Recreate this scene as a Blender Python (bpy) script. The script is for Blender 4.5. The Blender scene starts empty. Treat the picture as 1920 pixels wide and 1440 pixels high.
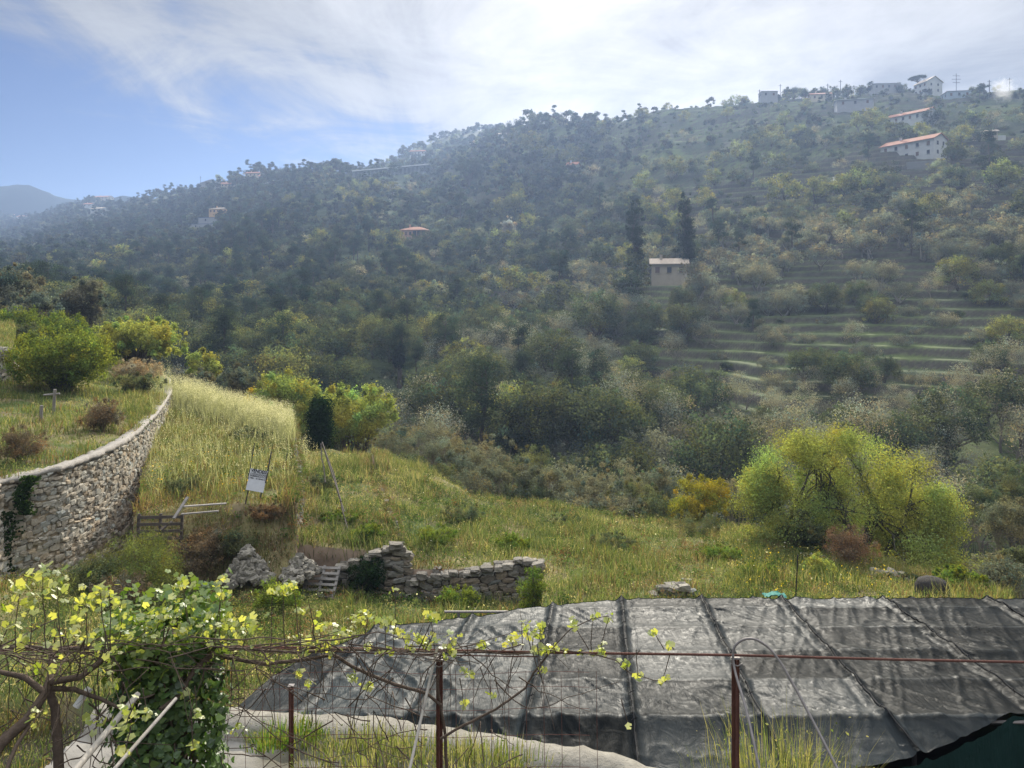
import bpy, math
import numpy as np
from math import radians, sin, cos, pi

# ------------------------------------------------------------------ camera, world, sun, exposure
F, HZ = 1430.0, 560.0            # focal length and horizon row, in pixels of a 1920 x 1440 frame
SC = bpy.context.scene
COL = SC.collection
cam_d = bpy.data.cameras.new("camera"); cam = bpy.data.objects.new("camera", cam_d); COL.objects.link(cam)
cam_d.sensor_width = 36.0; cam_d.lens = F / 1920 * 36; cam_d.shift_y = -(720 - HZ) / 1920
cam_d.clip_start = 0.1; cam_d.clip_end = 9000
cam.location = (0, 0, 0); cam.rotation_euler = (pi / 2, 0, 0)
SC.camera = cam
SC.render.resolution_x, SC.render.resolution_y = 1024, 768
SC.view_settings.view_transform = 'Standard'; SC.view_settings.look = 'None'
SC.view_settings.exposure = 0.82; SC.view_settings.gamma = 1.0
SC.cycles.max_bounces = 6; SC.cycles.diffuse_bounces = 3; SC.cycles.transmission_bounces = 4
SC.cycles.glossy_bounces = 2; SC.cycles.transparent_max_bounces = 6; SC.cycles.volume_bounces = 0
SC.cycles.use_denoising = True
SUN_DIR = np.array([0.144, 1.0, 0.487]); SUN_DIR /= np.linalg.norm(SUN_DIR)
SUN_EL = math.asin(SUN_DIR[2]); SUN_AZ = math.atan2(SUN_DIR[0], SUN_DIR[1])
sun_d = bpy.data.lights.new("sun", 'SUN'); sun_d.energy = 4.6; sun_d.angle = radians(0.7); sun_d.color = (1.0, 0.93, 0.80)
sun = bpy.data.objects.new("sun", sun_d); COL.objects.link(sun)
sun.rotation_euler = (pi / 2 - SUN_EL, 0, pi - SUN_AZ); sun.location = (20, 60, 60)

def N(nt, typ, **kw):
    n = nt.nodes.new(typ)
    for k, v in kw.items():
        if k.startswith('i_'):
            n.inputs[int(k[2:]) if k[2:].isdigit() else k[2:].replace('_', ' ')].default_value = v
        else: setattr(n, k, v)
    return n
def LK(nt, a, b): nt.links.new(a, b)
def MATH(nt, op, a, b=None, c=None, clamp=False):
    n = nt.nodes.new('ShaderNodeMath'); n.operation = op; n.use_clamp = clamp
    for i, v in enumerate((a, b, c)):
        if v is None: continue
        if isinstance(v, (int, float)): n.inputs[i].default_value = v
        else: nt.links.new(v, n.inputs[i])
    return n.outputs[0]

def build_world():
    w = bpy.data.worlds.new("World"); SC.world = w; w.use_nodes = True
    nt = w.node_tree; nt.nodes.clear()
    out = N(nt, 'ShaderNodeOutputWorld')
    sky = N(nt, 'ShaderNodeTexSky'); sky.sky_type = 'NISHITA'; sky.sun_disc = False
    sky.sun_elevation = SUN_EL; sky.sun_rotation = SUN_AZ; sky.altitude = 300; sky.air_density = 1.0
    sky.dust_density = 0.0; sky.ozone_density = 2.0
    bg = N(nt, 'ShaderNodeBackground'); bg.inputs[1].default_value = 0.030
    ti = N(nt, 'ShaderNodeMix', data_type='RGBA', blend_type='MULTIPLY'); ti.inputs[0].default_value = 1; ti.inputs[7].default_value = (.64, .76, 1.12, 1); LK(nt, sky.outputs[0], ti.inputs[6]); LK(nt, ti.outputs[2], bg.inputs[0])
    tc = N(nt, 'ShaderNodeTexCoord'); sep = N(nt, 'ShaderNodeSeparateXYZ'); LK(nt, tc.outputs['Generated'], sep.inputs[0])
    X, Y, Z = sep.outputs
    # a high sheet of cloud, laid out on a level plane overhead
    zz = MATH(nt, 'ADD', MATH(nt, 'ABSOLUTE', Z), 0.10)
    comb = N(nt, 'ShaderNodeCombineXYZ'); LK(nt, MATH(nt, 'DIVIDE', X, zz), comb.inputs[0]); LK(nt, MATH(nt, 'DIVIDE', Y, zz), comb.inputs[1])
    mp = N(nt, 'ShaderNodeMapping'); mp.inputs['Rotation'].default_value = (0, 0, radians(48)); mp.inputs['Scale'].default_value = (1.7, .55, 1); mp.inputs['Location'].default_value = (3.1, 1.7, 0)
    LK(nt, comb.outputs[0], mp.inputs[0])
    n1 = N(nt, 'ShaderNodeTexNoise', i_Scale=0.75, i_Detail=9.0, i_Roughness=0.60, i_Distortion=0.5); LK(nt, mp.outputs[0], n1.inputs['Vector'])
    n2 = N(nt, 'ShaderNodeTexNoise', i_Scale=1.5, i_Detail=9.0, i_Roughness=0.62, i_Distortion=0.7); LK(nt, comb.outputs[0], n2.inputs['Vector'])
    d = MATH(nt, 'ADD', MATH(nt, 'MULTIPLY', X, 0.42), MATH(nt, 'SUBTRACT', Z, MATH(nt, 'MULTIPLY', Y, 0.085)))
    nn = MATH(nt, 'ADD', MATH(nt, 'MULTIPLY', MATH(nt, 'SUBTRACT', n1.outputs[0], 0.5), 0.42), MATH(nt, 'MULTIPLY', MATH(nt, 'SUBTRACT', n2.outputs[0], 0.5), 0.34))
    m = N(nt, 'ShaderNodeMapRange', interpolation_type='SMOOTHSTEP'); LK(nt, MATH(nt, 'ADD', d, nn), m.inputs[0])
    m.inputs[1].default_value = -0.06; m.inputs[2].default_value = 0.09
    dp = N(nt, 'ShaderNodeVectorMath', operation='DOT_PRODUCT'); LK(nt, tc.outputs['Generated'], dp.inputs[0]); dp.inputs[1].default_value = tuple(SUN_DIR)
    dpc = MATH(nt, 'MAXIMUM', dp.outputs['Value'], 0.0)
    glow = MATH(nt, 'ADD', MATH(nt, 'MULTIPLY', MATH(nt, 'POWER', dpc, 6.0), 0.29), MATH(nt, 'MULTIPLY', MATH(nt, 'POWER', dpc, 60.0), 0.16))
    up_ = N(nt, 'ShaderNodeMapRange', interpolation_type='SMOOTHSTEP'); LK(nt, Z, up_.inputs[0]); up_.inputs[1].default_value = .42; up_.inputs[2].default_value = .85; up_.inputs[3].default_value = 0; up_.inputs[4].default_value = 1.4  # extra brightness high overhead, above the view, added as ambient fill
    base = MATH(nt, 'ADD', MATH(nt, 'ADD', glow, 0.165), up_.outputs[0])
    tex = N(nt, 'ShaderNodeMapRange'); LK(nt, MATH(nt, 'ADD', MATH(nt, 'MULTIPLY', n1.outputs[0], .55), MATH(nt, 'MULTIPLY', n2.outputs[0], .45)), tex.inputs[0]); tex.inputs[1].default_value = 0.36; tex.inputs[2].default_value = 0.60; tex.inputs[3].default_value = 0.50; tex.inputs[4].default_value = 1.15
    cr = N(nt, 'ShaderNodeMix', data_type='RGBA'); cr.inputs[6].default_value = (0.88, 0.93, 1.0, 1); cr.inputs[7].default_value = (1.0, 0.93, 0.82, 1)
    LK(nt, MATH(nt, 'POWER', dpc, 3.0, clamp=True), cr.inputs[0])
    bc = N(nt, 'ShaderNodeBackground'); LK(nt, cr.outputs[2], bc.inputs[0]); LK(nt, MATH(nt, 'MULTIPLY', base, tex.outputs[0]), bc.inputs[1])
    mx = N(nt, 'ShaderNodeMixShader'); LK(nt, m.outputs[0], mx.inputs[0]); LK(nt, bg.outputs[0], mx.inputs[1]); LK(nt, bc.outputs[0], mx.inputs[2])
    LK(nt, mx.outputs[0], out.inputs[0])
    try: w.cycles.sampling_method = 'MANUAL'; w.cycles.sample_map_resolution = 512
    except Exception: pass
build_world()

# ------------------------------------------------------------------ numeric helpers
RNG = np.random.default_rng(7)
def P(px, py, Y): return np.array([(px - 960) / F * Y, Y, (HZ - py) / F * Y])
def pxy(x, y, z): return 960 + F * x / y, HZ - F * z / y
def hash2(ix, iy, seed):
    h = (ix.astype(np.int64) * 374761393 + iy.astype(np.int64) * 668265263 + seed * 1442695041) & 0xffffffff
    h = ((h ^ (h >> 13)) * 1274126177) & 0xffffffff
    return ((h ^ (h >> 16)) & 0xffff) / 65535.0
def vnoise(x, y, seed=0):
    x = np.asarray(x, float); y = np.asarray(y, float)
    ix = np.floor(x); iy = np.floor(y); fx = x - ix; fy = y - iy
    fx = fx * fx * (3 - 2 * fx); fy = fy * fy * (3 - 2 * fy)
    a = hash2(ix, iy, seed); b = hash2(ix + 1, iy, seed); c = hash2(ix, iy + 1, seed); d = hash2(ix + 1, iy + 1, seed)
    return (a * (1 - fx) + b * fx) * (1 - fy) + (c * (1 - fx) + d * fx) * fy
def fbm(x, y, seed=0, oct=4, gain=0.5):
    s = 0; a = 1; t = 0
    for k in range(oct):
        s = s + a * vnoise(x * 2 ** k, y * 2 ** k, seed + 17 * k); t += a; a *= gain
    return s / t
def sstep(a, b, x):
    t = np.clip((x - a) / (b - a), 0, 1); return t * t * (3 - 2 * t)
def in_poly(px, py, poly):
    px = np.asarray(px, float); py = np.asarray(py, float); r = np.zeros(px.shape, bool); n = len(poly)
    for i in range(n):
        x1, y1 = poly[i]; x2, y2 = poly[(i + 1) % n]
        c = ((y1 > py) != (y2 > py)); r ^= c & (px < (x2 - x1) * (py - y1) / ((y2 - y1) if y2 != y1 else 1e-9) + x1)
    return r

# ------------------------------------------------------------------ the lie of the land
COLS = {   # column -> (distance, row at which that ground shows)
 -700: [(66, 900), (200, 600), (500, 470), (900, 420), (1300, 395)],
 0: [(66, 1000), (110, 640), (250, 545), (600, 475), (1000, 428), (1300, 404)],
 180: [(66, 1000), (110, 650), (220, 570), (450, 470), (760, 400), (1000, 378)],
 330: [(66, 1000), (120, 665), (200, 600), (300, 520), (500, 430), (650, 375), (760, 360)],
 480: [(66, 1000), (110, 705), (180, 610), (260, 510), (400, 422), (550, 348), (620, 324)],
 620: [(66, 1000), (110, 715), (170, 610), (240, 510), (330, 430), (470, 346), (540, 316)],
 690: [(66, 1000), (110, 725), (165, 615), (240, 510), (320, 430), (450, 355), (520, 332), (560, 338), (700, 318)],
 790: [(64, 1000), (110, 730), (160, 625), (230, 525), (290, 450), (400, 380), (520, 318), (570, 322), (720, 270)],
 860: [(64, 1000), (105, 740), (160, 620), (225, 520), (290, 440), (400, 360), (480, 302), (540, 304), (720, 248)],
 940: [(64, 1000), (100, 760), (150, 640), (220, 510), (300, 420), (400, 320), (480, 262), (540, 262), (720, 242)],
 1000: [(62, 1000), (95, 780), (145, 640), (215, 510), (300, 400), (400, 290), (470, 224)],
 1050: [(62, 1000), (92, 790), (140, 640), (205, 510), (290, 400), (390, 290), (450, 224)],
 1250: [(58, 1000), (85, 850), (105, 750), (130, 620), (170, 522), (220, 430), (300, 306), (410, 202)],
 1500: [(57, 1000), (80, 860), (98, 710), (120, 610), (150, 520), (190, 430), (240, 340), (300, 258), (395, 178)],
 1700: [(56, 1000), (80, 860), (95, 725), (115, 620), (140, 530), (170, 440), (210, 350), (250, 285), (300, 234), (390, 162)],
 1920: [(55, 1000), (75, 860), (90, 725), (110, 610), (135, 520), (165, 430), (200, 350), (240, 280), (290, 220), (350, 164)],
 2600: [(55, 1000), (75, 850), (90, 715), (110, 600), (135, 500), (165, 410), (200, 320), (240, 260), (290, 210), (350, 170)],
}
_cu = np.array(sorted(COLS)); _ly = np.linspace(math.log(40), math.log(4000), 700)
_tab = []
for c in _cu:
    ys = [50.0]; zs = [-22.0]
    for (Y, py) in COLS[c]:
        ys.append(Y); zs.append(max((HZ - py) / F * Y, -21.5) if Y > 70 else -21.5)
    y0, z0 = ys[-1], zs[-1]
    ys += [y0 * 1.08, y0 * 1.5, 3900]; zs += [z0 - 1, z0 * 0.35 - 10, -40]
    t = np.interp(np.exp(_ly), ys, zs)
    k = np.ones(9) / 9; tp = np.pad(t, 4, mode='edge'); _tab.append(np.convolve(tp, k, 'valid'))
_tab = np.array(_tab)
def far_z(x, y):
    px = np.clip(960 + F * x / np.maximum(y, 1), _cu[0], _cu[-1] - 1)
    i = np.clip(np.searchsorted(_cu, px, side='right') - 1, 0, len(_cu) - 2)
    f = (px - _cu[i]) / (_cu[i + 1] - _cu[i]); f = f * f * (3 - 2 * f) * 0.5 + f * 0.5
    g = (np.log(np.clip(y, 41, 3990)) - _ly[0]) / (_ly[1] - _ly[0]); j = np.clip(g.astype(int), 0, len(_ly) - 2); g = g - j
    a = _tab[i, j] * (1 - g) + _tab[i, j + 1] * g; b = _tab[i + 1, j] * (1 - g) + _tab[i + 1, j + 1] * g
    z = a * (1 - f) + b * f
    amp = np.clip((y - 90) / 200, 0, 1) * 4.5 + 1.2
    z = z + amp * (fbm(x / 45, y / 45, 3, 4) - 0.5)
    # terraces: level steps following the contours
    t = 0.55 + 0.45 * fbm(x / 60, y / 60, 9, 2)
    st = np.where(y < 175, 1.35, np.where(y < 330, 2.4, 3.6))
    zw = z + 0.8 * (fbm(x / 14, y / 14, 5, 2) - 0.5)
    q = np.floor(zw / st); fr = zw / st - q
    zq = z + st * (sstep(0.62, 0.95, fr) - fr)
    wt = np.clip((px - 620) / 300, 0.25, 1) * np.clip((y - 84) / 8, 0, 1) * np.clip((620 - y) / 150, 0, 1)
    return z + (zq - z) * wt * np.clip(t * 1.25, 0, 1)

def fitp(pts):
    A = []; B = []
    for (px, py, Y) in pts:
        x, y, z = P(px, py, Y); A.append([1, x, y, x * y * 0.05]); B.append(z)
    A = np.array(A); B = np.array(B); lam = 0.02 * np.eye(4); lam[0, 0] = 0; lam[3, 3] = .3
    c = np.linalg.solve(A.T @ A + lam, A.T @ B)
    return lambda x, y: c[0] + c[1] * x + c[2] * y + c[3] * x * y * 0.05
S_main = fitp([(1300, 1110, 21), (1200, 1000, 29), (1150, 965, 34), (1240, 990, 32), (1500, 1100, 22), (1690, 1112, 22), (1500, 1020, 29), (1640, 1090, 25), (1100, 1100, 21), (1040, 1040, 25), (1400, 1002, 34)])
S_t3 = fitp([(790, 1068, 22.6), (985, 1052, 22.6), (880, 1000, 26), (870, 935, 33), (760, 880, 33), (960, 1000, 27)])
S_t2 = fitp([(600, 1030, 22.6), (750, 1022, 22.8), (560, 905, 29), (620, 838, 39), (700, 880, 33), (690, 930, 29)])
S_t1 = fitp([(450, 930, 23.0), (300, 960, 23.5), (478, 905, 24.5), (400, 850, 30), (340, 752, 42), (545, 826, 33), (300, 870, 28), (530, 930, 24)])
S_t0 = fitp([(0, 912, 20.7), (110, 884, 22.3), (230, 835, 26.5), (300, 775, 34), (325, 725, 44), (0, 720, 36), (100, 745, 36), (200, 700, 46)])
S_low = fitp([(0, 1110, 20), (-150, 1110, 18), (190, 1075, 24), (300, 1100, 19), (450, 1080, 20.5), (560, 1110, 20.5), (680, 1130, 21.5), (850, 1135, 22), (1010, 1132, 22.4), (700, 1170, 19.5), (500, 1190, 16.5), (300, 1200, 16.5)])
# polygons in (column, distance)
PT1 = [(250, 22.6), (430, 22.4), (548, 22.2), (560, 27), (552, 33), (545, 40), (500, 46), (300, 60), (300, 36), (280, 30), (262, 26)]
PT2 = [(548, 22.2), (600, 22.2), (762, 22.4), (742, 25), (716, 29), (700, 34), (690, 46), (545, 46), (552, 33), (560, 27)]
PT3 = [(762, 22.2), (1012, 22.1), (1000, 24), (960, 27), (900, 31), (850, 36), (840, 46), (690, 46), (700, 34), (716, 29), (742, 25)]
WALLP = [(-160, 905, 15.5), (-60, 912, 18.6), (0, 905, 20.7), (110, 880, 22.3), (180, 855, 24.4), (230, 832, 26.5), (265, 805, 29.5), (292, 778, 33.5), (308, 757, 37), (320, 735, 41.5), (318, 712, 47), (300, 700, 52)]
PT0 = [(-1500, 14), (-160, 15.5), (-60, 18.6), (0, 20.7), (110, 22.3), (180, 24.4), (230, 26.5), (265, 29.5), (292, 33.5), (308, 37), (320, 41.5), (318, 47), (300, 52), (250, 70), (-1500, 70)]
CREST = [(-800, 62), (0, 62), (300, 52), (330, 45), (430, 39), (545, 35), (620, 40), (700, 38), (760, 35), (880, 33), (1040, 33.5), (1240, 33), (1400, 34), (1600, 29), (1690, 25.5), (1800, 23), (1920, 21), (2600, 18)]
_cx = np.array([c[0] for c in CREST]); _cy = np.array([c[1] for c in CREST])
# the edge of the near concrete terrace
EDGE = [(-30, 2.5), (-9.0, 4.6), (-4.45, 5.6), (-4.3, 7.92), (-2.9, 7.83), (-1.71, 7.64), (-.31, 7.36), (.93, 6.99), (2.2, 6.3), (4, 5.3), (9, 3.2)]
_ex = np.array([e[0] for e in EDGE]); _ey = np.array([e[1] for e in EDGE])
Z_NEAR = -4.34
def ground_z(x, y, detail=True):
    x = np.asarray(x, float); y = np.asarray(y, float); px = 960 + F * x / np.maximum(y, 0.5)
    z = S_main(x, y)
    for S, PO, ym in ((S_t3, PT3, 35), (S_t2, PT2, 39), (S_t1, PT1, 43)):
        xc = x * np.minimum(1, ym / np.maximum(y, 1)); zs = S(xc, np.minimum(y, ym))
        if ym < 43: wb = sstep(31, 44, y); zs = zs * (1 - wb) + np.minimum(zs, z) * wb
        z = np.where(in_poly(px, y, PO), zs, z)
    low = ((px < 1016) & (y < 22.15)) | ((px < 262) & (y < 45))
    zl = np.minimum(S_low(x, np.clip(y, 8, 24)), -6.9)
    zl = np.where((px >= 250) & (px < 548), np.minimum(zl + 0 * y, -7.1), zl)
    z = np.where(low, np.where(y < 12, -7.3, zl), z)
    z = np.where((px >= 1016) & (y < 18), np.minimum(z, -7.4), z)
    # bank below the sign terrace
    bank = (px > 250) & (px < 560) & (y > 19.9) & (y <= 22.6)
    z = np.where(bank, zl + (S_t1(x, 22.8 + 0 * y) - zl) * np.clip((y - 19.9 - .9 * fbm(x, x * 0, 7, 2)) / 2.2, 0, 1) ** .8, z)
    z0 = S_t0(x, y); 
    z0 = np.minimum(z0, -2.6); z0 = z0 + np.where((px < 30) & (y > 37.5), 1.7, 0) 
    z = np.where(in_poly(px, y, PT0), z0, z)
    # falls away into the valley past the crest
    yc = np.interp(px, _cx, _cy); over = np.maximum(y - yc, 0)
    slope = np.where(px < 340, 0.42, 0.62)
    z = z - slope * over * sstep(0, 5, over)
    if detail:
        z = z + 0.16 * (fbm(x / 1.7, y / 1.7, 11, 3) - 0.5) * np.clip((y - 9) / 3, 0, 1)
    z = np.where(y < 13, np.minimum(z, -7.2), z)
    zf = far_z(x, y)
    w = sstep(40, 62, y)
    z = np.where(y < 40, z, np.maximum(z, np.where(y > 52, zf, -50)))
    bl = sstep(60, 84, y); z = np.where(y > 52, np.maximum(z * (1 - bl) + zf * bl, zf), z)
    e = np.interp(x, _ex, _ey)
    z = np.where(y < e - 0.05, Z_NEAR + 0.03 * (fbm(x * 2, y * 2, 21, 3) - 0.5), z)
    return z
def gz(x, y): return float(ground_z(np.array([x]), np.array([y]))[0])
def on_ground(px, Y): x = (px - 960) / F * Y; return np.array([x, Y, gz(x, Y)])

# ------------------------------------------------------------------ mesh helpers
def link(o, parent=None):
    COL.objects.link(o)
    if parent is not None: o.parent = parent
    return o
def tag(o, label=None, cat=None, group=None, kind=None):
    if label: o['label'] = label
    if cat: o['category'] = cat
    if group: o['group'] = group
    if kind: o['kind'] = kind
    return o
def empty(name, loc=(0, 0, 0), rz=0.0):
    o = bpy.data.objects.new(name, None); COL.objects.link(o); o.location = [float(v) for v in loc]; o.rotation_euler = (0, 0, rz); o.empty_display_size = .3; return o
class MB:
    """collects polygons of any size as numpy pieces"""
    def __init__(s): s.V = []; s.L = []; s.S = []; s.C = []; s.n = 0; s.M = []
    def add(s, v, f, c=None, m=0):
        v = np.asarray(v, np.float32).reshape(-1, 3); f = np.asarray(f, np.int32)
        s.V.append(v); s.L.append((f + s.n).ravel()); s.S.append(np.full(len(f), f.shape[1], np.int32)); s.M.append(np.full(len(f), m, np.int32))
        if c is None: c = np.ones((len(v), 3), np.float32)
        c = np.asarray(c, np.float32)
        if c.ndim == 1: c = np.tile(c, (len(v), 1))
        s.C.append(c); s.n += len(v); return s
    def data(s, name, mats, smooth=False):
        me = bpy.data.meshes.new(name)
        if not s.V: return me
        V = np.concatenate(s.V); L = np.concatenate(s.L); S = np.concatenate(s.S); C = np.concatenate(s.C)
        me.vertices.add(len(V)); me.vertices.foreach_set('co', V.ravel())
        me.loops.add(len(L)); me.loops.foreach_set('vertex_index', L)
        me.polygons.add(len(S)); st = np.zeros(len(S), np.int32); st[1:] = np.cumsum(S)[:-1]
        me.polygons.foreach_set('loop_start', st); me.polygons.foreach_set('loop_total', S)
        me.polygons.foreach_set('material_index', np.concatenate(s.M))
        me.polygons.foreach_set('use_smooth', np.full(len(S), smooth))
        a = me.color_attributes.new('col', 'FLOAT_COLOR', 'POINT')
        a.data.foreach_set('color', np.concatenate([C, np.ones((len(C), 1), np.float32)], 1).ravel())
        for m in (mats if isinstance(mats, (list, tuple)) else [mats]): me.materials.append(m)
        me.update(calc_edges=True); me.validate(); return me
    def build(s, name, mats, parent=None, smooth=False, loc=None):
        o = bpy.data.objects.new(name, s.data(name, mats, smooth)); link(o, parent)
        if loc is not None: o.location = [float(v) for v in loc]
        return o
BOXF = np.array([[0, 3, 2, 1], [4, 5, 6, 7], [0, 1, 5, 4], [1, 2, 6, 5], [2, 3, 7, 6], [3, 0, 4, 7]])
BOXV = np.array([[-1, -1, -1], [1, -1, -1], [1, 1, -1], [-1, 1, -1], [-1, -1, 1], [1, -1, 1], [1, 1, 1], [-1, 1, 1]]) * .5
def box(mb, c, s, rz=0, c3=None, tilt=None, m=0):
    v = BOXV * np.asarray(s, float)
    if tilt is not None: v = v @ np.asarray(tilt, float).T
    ca, sa = cos(rz), sin(rz); v = v @ np.array([[ca, sa, 0], [-sa, ca, 0], [0, 0, 1]])
    return mb.add(v + np.asarray(c, float), BOXF, c3, m)
def tube(mb, pts, r, sides=6, c=None, cap=True, m=0):
    pts = np.asarray(pts, float); n = len(pts); r = np.broadcast_to(np.asarray(r, float), (n,))
    d = np.gradient(pts, axis=0); d /= np.maximum(np.linalg.norm(d, axis=1, keepdims=True), 1e-9)
    ref = np.array([0, 0, 1.0]) if abs(d[:, 2]).mean() < .8 else np.array([1.0, 0, 0])
    a = np.cross(d, ref); a /= np.maximum(np.linalg.norm(a, axis=1, keepdims=True), 1e-9); b = np.cross(d, a)
    th = np.arange(sides) * 2 * pi / sides
    ring = (a[:, None] * np.cos(th)[None, :, None] + b[:, None] * np.sin(th)[None, :, None]) * r[:, None, None] + pts[:, None]
    i = np.arange(n - 1)[:, None] * sides; j = np.arange(sides)[None]; k = (j + 1) % sides
    f = np.stack([i + j, i + k, i + sides + k, i + sides + j], -1).reshape(-1, 4)
    mb.add(ring.reshape(-1, 3), f, c, m)
    if cap and sides > 3:
        for q in (0, n - 1): mb.add(ring[q], np.arange(sides)[None], c, m)
def rot_to(nrm):
    """frames (t, b) for unit normals"""
    ref = np.where(np.abs(nrm[:, 2:3]) < .9, np.array([[0, 0, 1.0]]), np.array([[1.0, 0, 0]]))
    t = np.cross(nrm, ref); t /= np.maximum(np.linalg.norm(t, axis=1, keepdims=True), 1e-9); return t, np.cross(nrm, t)
def unit(v): return v / np.maximum(np.linalg.norm(v, axis=-1, keepdims=True), 1e-9)
QUADL = np.array([[-.5, 0, 0], [0, -.5, 0.08], [.5, 0, 0], [0, .5, 0.08]])
def leaves(mb, pos, nrm, size, rng, col, tmpl=QUADL, faces=np.array([[0, 1, 2, 3]]), aspect=.6, m=0, spin=None, dirs=None):
    n = len(pos)
    if n == 0: return
    nrm = unit(nrm)
    if dirs is None:
        t, b = rot_to(nrm); a = rng.random(n) * 2 * pi if spin is None else spin
        t2 = t * np.cos(a)[:, None] + b * np.sin(a)[:, None]
    else: t2 = unit(dirs - nrm * (dirs * nrm).sum(1, keepdims=True))
    b2 = np.cross(nrm, t2)
    size = np.broadcast_to(size, (n,)); T = tmpl
    v = (t2[:, None] * T[None, :, 0:1] + b2[:, None] * T[None, :, 1:2] * aspect + nrm[:, None] * T[None, :, 2:3]) * size[:, None, None] + pos[:, None]
    k = len(T); f = (np.arange(n)[:, None, None] * k + faces[None]).reshape(-1, faces.shape[1])
    c = np.repeat(np.broadcast_to(col, (n, 3)), k, axis=0)
    mb.add(v.reshape(-1, 3), f, c, m)
def rand_unit(rng, n):
    v = rng.normal(size=(n, 3)); return unit(v)
# a rounded block used for every stone
_g = []; 
for zz_ in (-1, 0, 1):
    for yy_ in (-1, 0, 1):
        for xx_ in (-1, 0, 1): _g.append((xx_, yy_, zz_))
_g = np.array(_g, float); _keep = [i for i, p in enumerate(_g) if abs(p).max() == 1]
_idx = {tuple(_g[i].astype(int)): k for k, i in enumerate(_keep)}
SV = _g[_keep]; SF = []
for ax in range(3):
    for s_ in (-1, 1):
        o1, o2 = [a for a in range(3) if a != ax]
        for a_ in (-1, 0):
            for b_ in (-1, 0):
                q = []
                for (da, db) in ((0, 0), (1, 0), (1, 1), (0, 1)):
                    p = [0, 0, 0]; p[ax] = s_; p[o1] = a_ + da; p[o2] = b_ + db; q.append(_idx[tuple(p)])
                if (s_ == 1) == (ax == 1): q = q[::-1]
                SF.append(q)
SF = np.array(SF); _len = np.linalg.norm(SV, axis=1); SV = SV / (_len[:, None] ** 0.34); SV = SV * .5
def stones(mb, C, T, B, NR, w, h, d, rng, col, jit=.13):
    """C centres; T, B, NR frames; w, h, d sizes"""
    n = len(C); 
    if n == 0: return
    v = np.tile(SV[None], (n, 1, 1)) * (1 + jit * rng.normal(size=(n, len(SV), 3)) * .8)
    v = v + jit * .28 * rng.normal(size=v.shape)
    X = T[:, None] * (v[..., 0:1] * w[:, None, None]) + B[:, None] * (v[..., 1:2] * h[:, None, None]) + NR[:, None] * (v[..., 2:3] * d[:, None, None]) + C[:, None]
    f = (np.arange(n)[:, None, None] * len(SV) + SF[None]).reshape(-1, 4)
    mb.add(X.reshape(-1, 3), f, np.repeat(col, len(SV), axis=0))

# ------------------------------------------------------------------ materials
def mat_new(name):
    m = bpy.data.materials.new(name); m.use_nodes = True; nt = m.node_tree; nt.nodes.clear()
    return m, nt, N(nt, 'ShaderNodeOutputMaterial')
def coltimes(nt, color, amt=0.0, scale=6.0, rnd=0.0):
    """colour x 'col' attribute x (1 +- noise) x per-object variation"""
    at = N(nt, 'ShaderNodeAttribute'); at.attribute_name = 'col'
    mx = N(nt, 'ShaderNodeMix', data_type='RGBA', blend_type='MULTIPLY'); mx.inputs[0].default_value = 1
    mx.inputs[6].default_value = (*color, 1); LK(nt, at.outputs['Color'], mx.inputs[7]); o = mx.outputs[2]
    if amt:
        tc = N(nt, 'ShaderNodeTexCoord'); n = N(nt, 'ShaderNodeTexNoise', i_Scale=scale, i_Detail=6.0, i_Roughness=.65); LK(nt, tc.outputs['Object'], n.inputs['Vector'])
        mr = N(nt, 'ShaderNodeMapRange'); LK(nt, n.outputs[0], mr.inputs[0]); mr.inputs[1].default_value = .25; mr.inputs[2].default_value = .75; mr.inputs[3].default_value = 1 - amt; mr.inputs[4].default_value = 1 + amt
        v = N(nt, 'ShaderNodeVectorMath', operation='SCALE'); LK(nt, o, v.inputs[0]); LK(nt, mr.outputs[0], v.inputs['Scale']); o = v.outputs[0]
    if rnd:
        oi = N(nt, 'ShaderNodeObjectInfo'); hs = N(nt, 'ShaderNodeHueSaturation')
        LK(nt, MATH(nt, 'ADD', MATH(nt, 'MULTIPLY', oi.outputs['Random'], rnd * .10), .5 - rnd * .05), hs.inputs['Hue'])
        r2 = MATH(nt, 'FRACT', MATH(nt, 'MULTIPLY', oi.outputs['Random'], 57.3)); LK(nt, MATH(nt, 'ADD', MATH(nt, 'MULTIPLY', r2, rnd), 1 - rnd * .5), hs.inputs['Value'])
        LK(nt, o, hs.inputs['Color']); o = hs.outputs[0]
    return o
def leaf_mat(name, color, trans=.45, tcol=None, gloss=.0, rnd=0.0):
    m, nt, out = mat_new(name); c = coltimes(nt, color, 0, 1, rnd)
    d = N(nt, 'ShaderNodeBsdfDiffuse'); LK(nt, c, d.inputs[0])
    t = N(nt, 'ShaderNodeBsdfTranslucent')
    mm = N(nt, 'ShaderNodeMix', data_type='RGBA', blend_type='MULTIPLY'); mm.inputs[0].default_value = 1; LK(nt, c, mm.inputs[6]); mm.inputs[7].default_value = (*(tcol or (1.4, 1.3, .7)), 1); LK(nt, mm.outputs[2], t.inputs[0])
    x = N(nt, 'ShaderNodeMixShader'); x.inputs[0].default_value = trans; LK(nt, d.outputs[0], x.inputs[1]); LK(nt, t.outputs[0], x.inputs[2]); s = x.outputs[0]
    if gloss:
        g = N(nt, 'ShaderNodeBsdfGlossy'); g.inputs['Roughness'].default_value = .45; g.inputs[0].default_value = (1, 1, 1, 1)
        y = N(nt, 'ShaderNodeMixShader'); y.inputs[0].default_value = gloss; LK(nt, s, y.inputs[1]); LK(nt, g.outputs[0], y.inputs[2]); s = y.outputs[0]
    LK(nt, s, out.inputs[0]); return m
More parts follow.
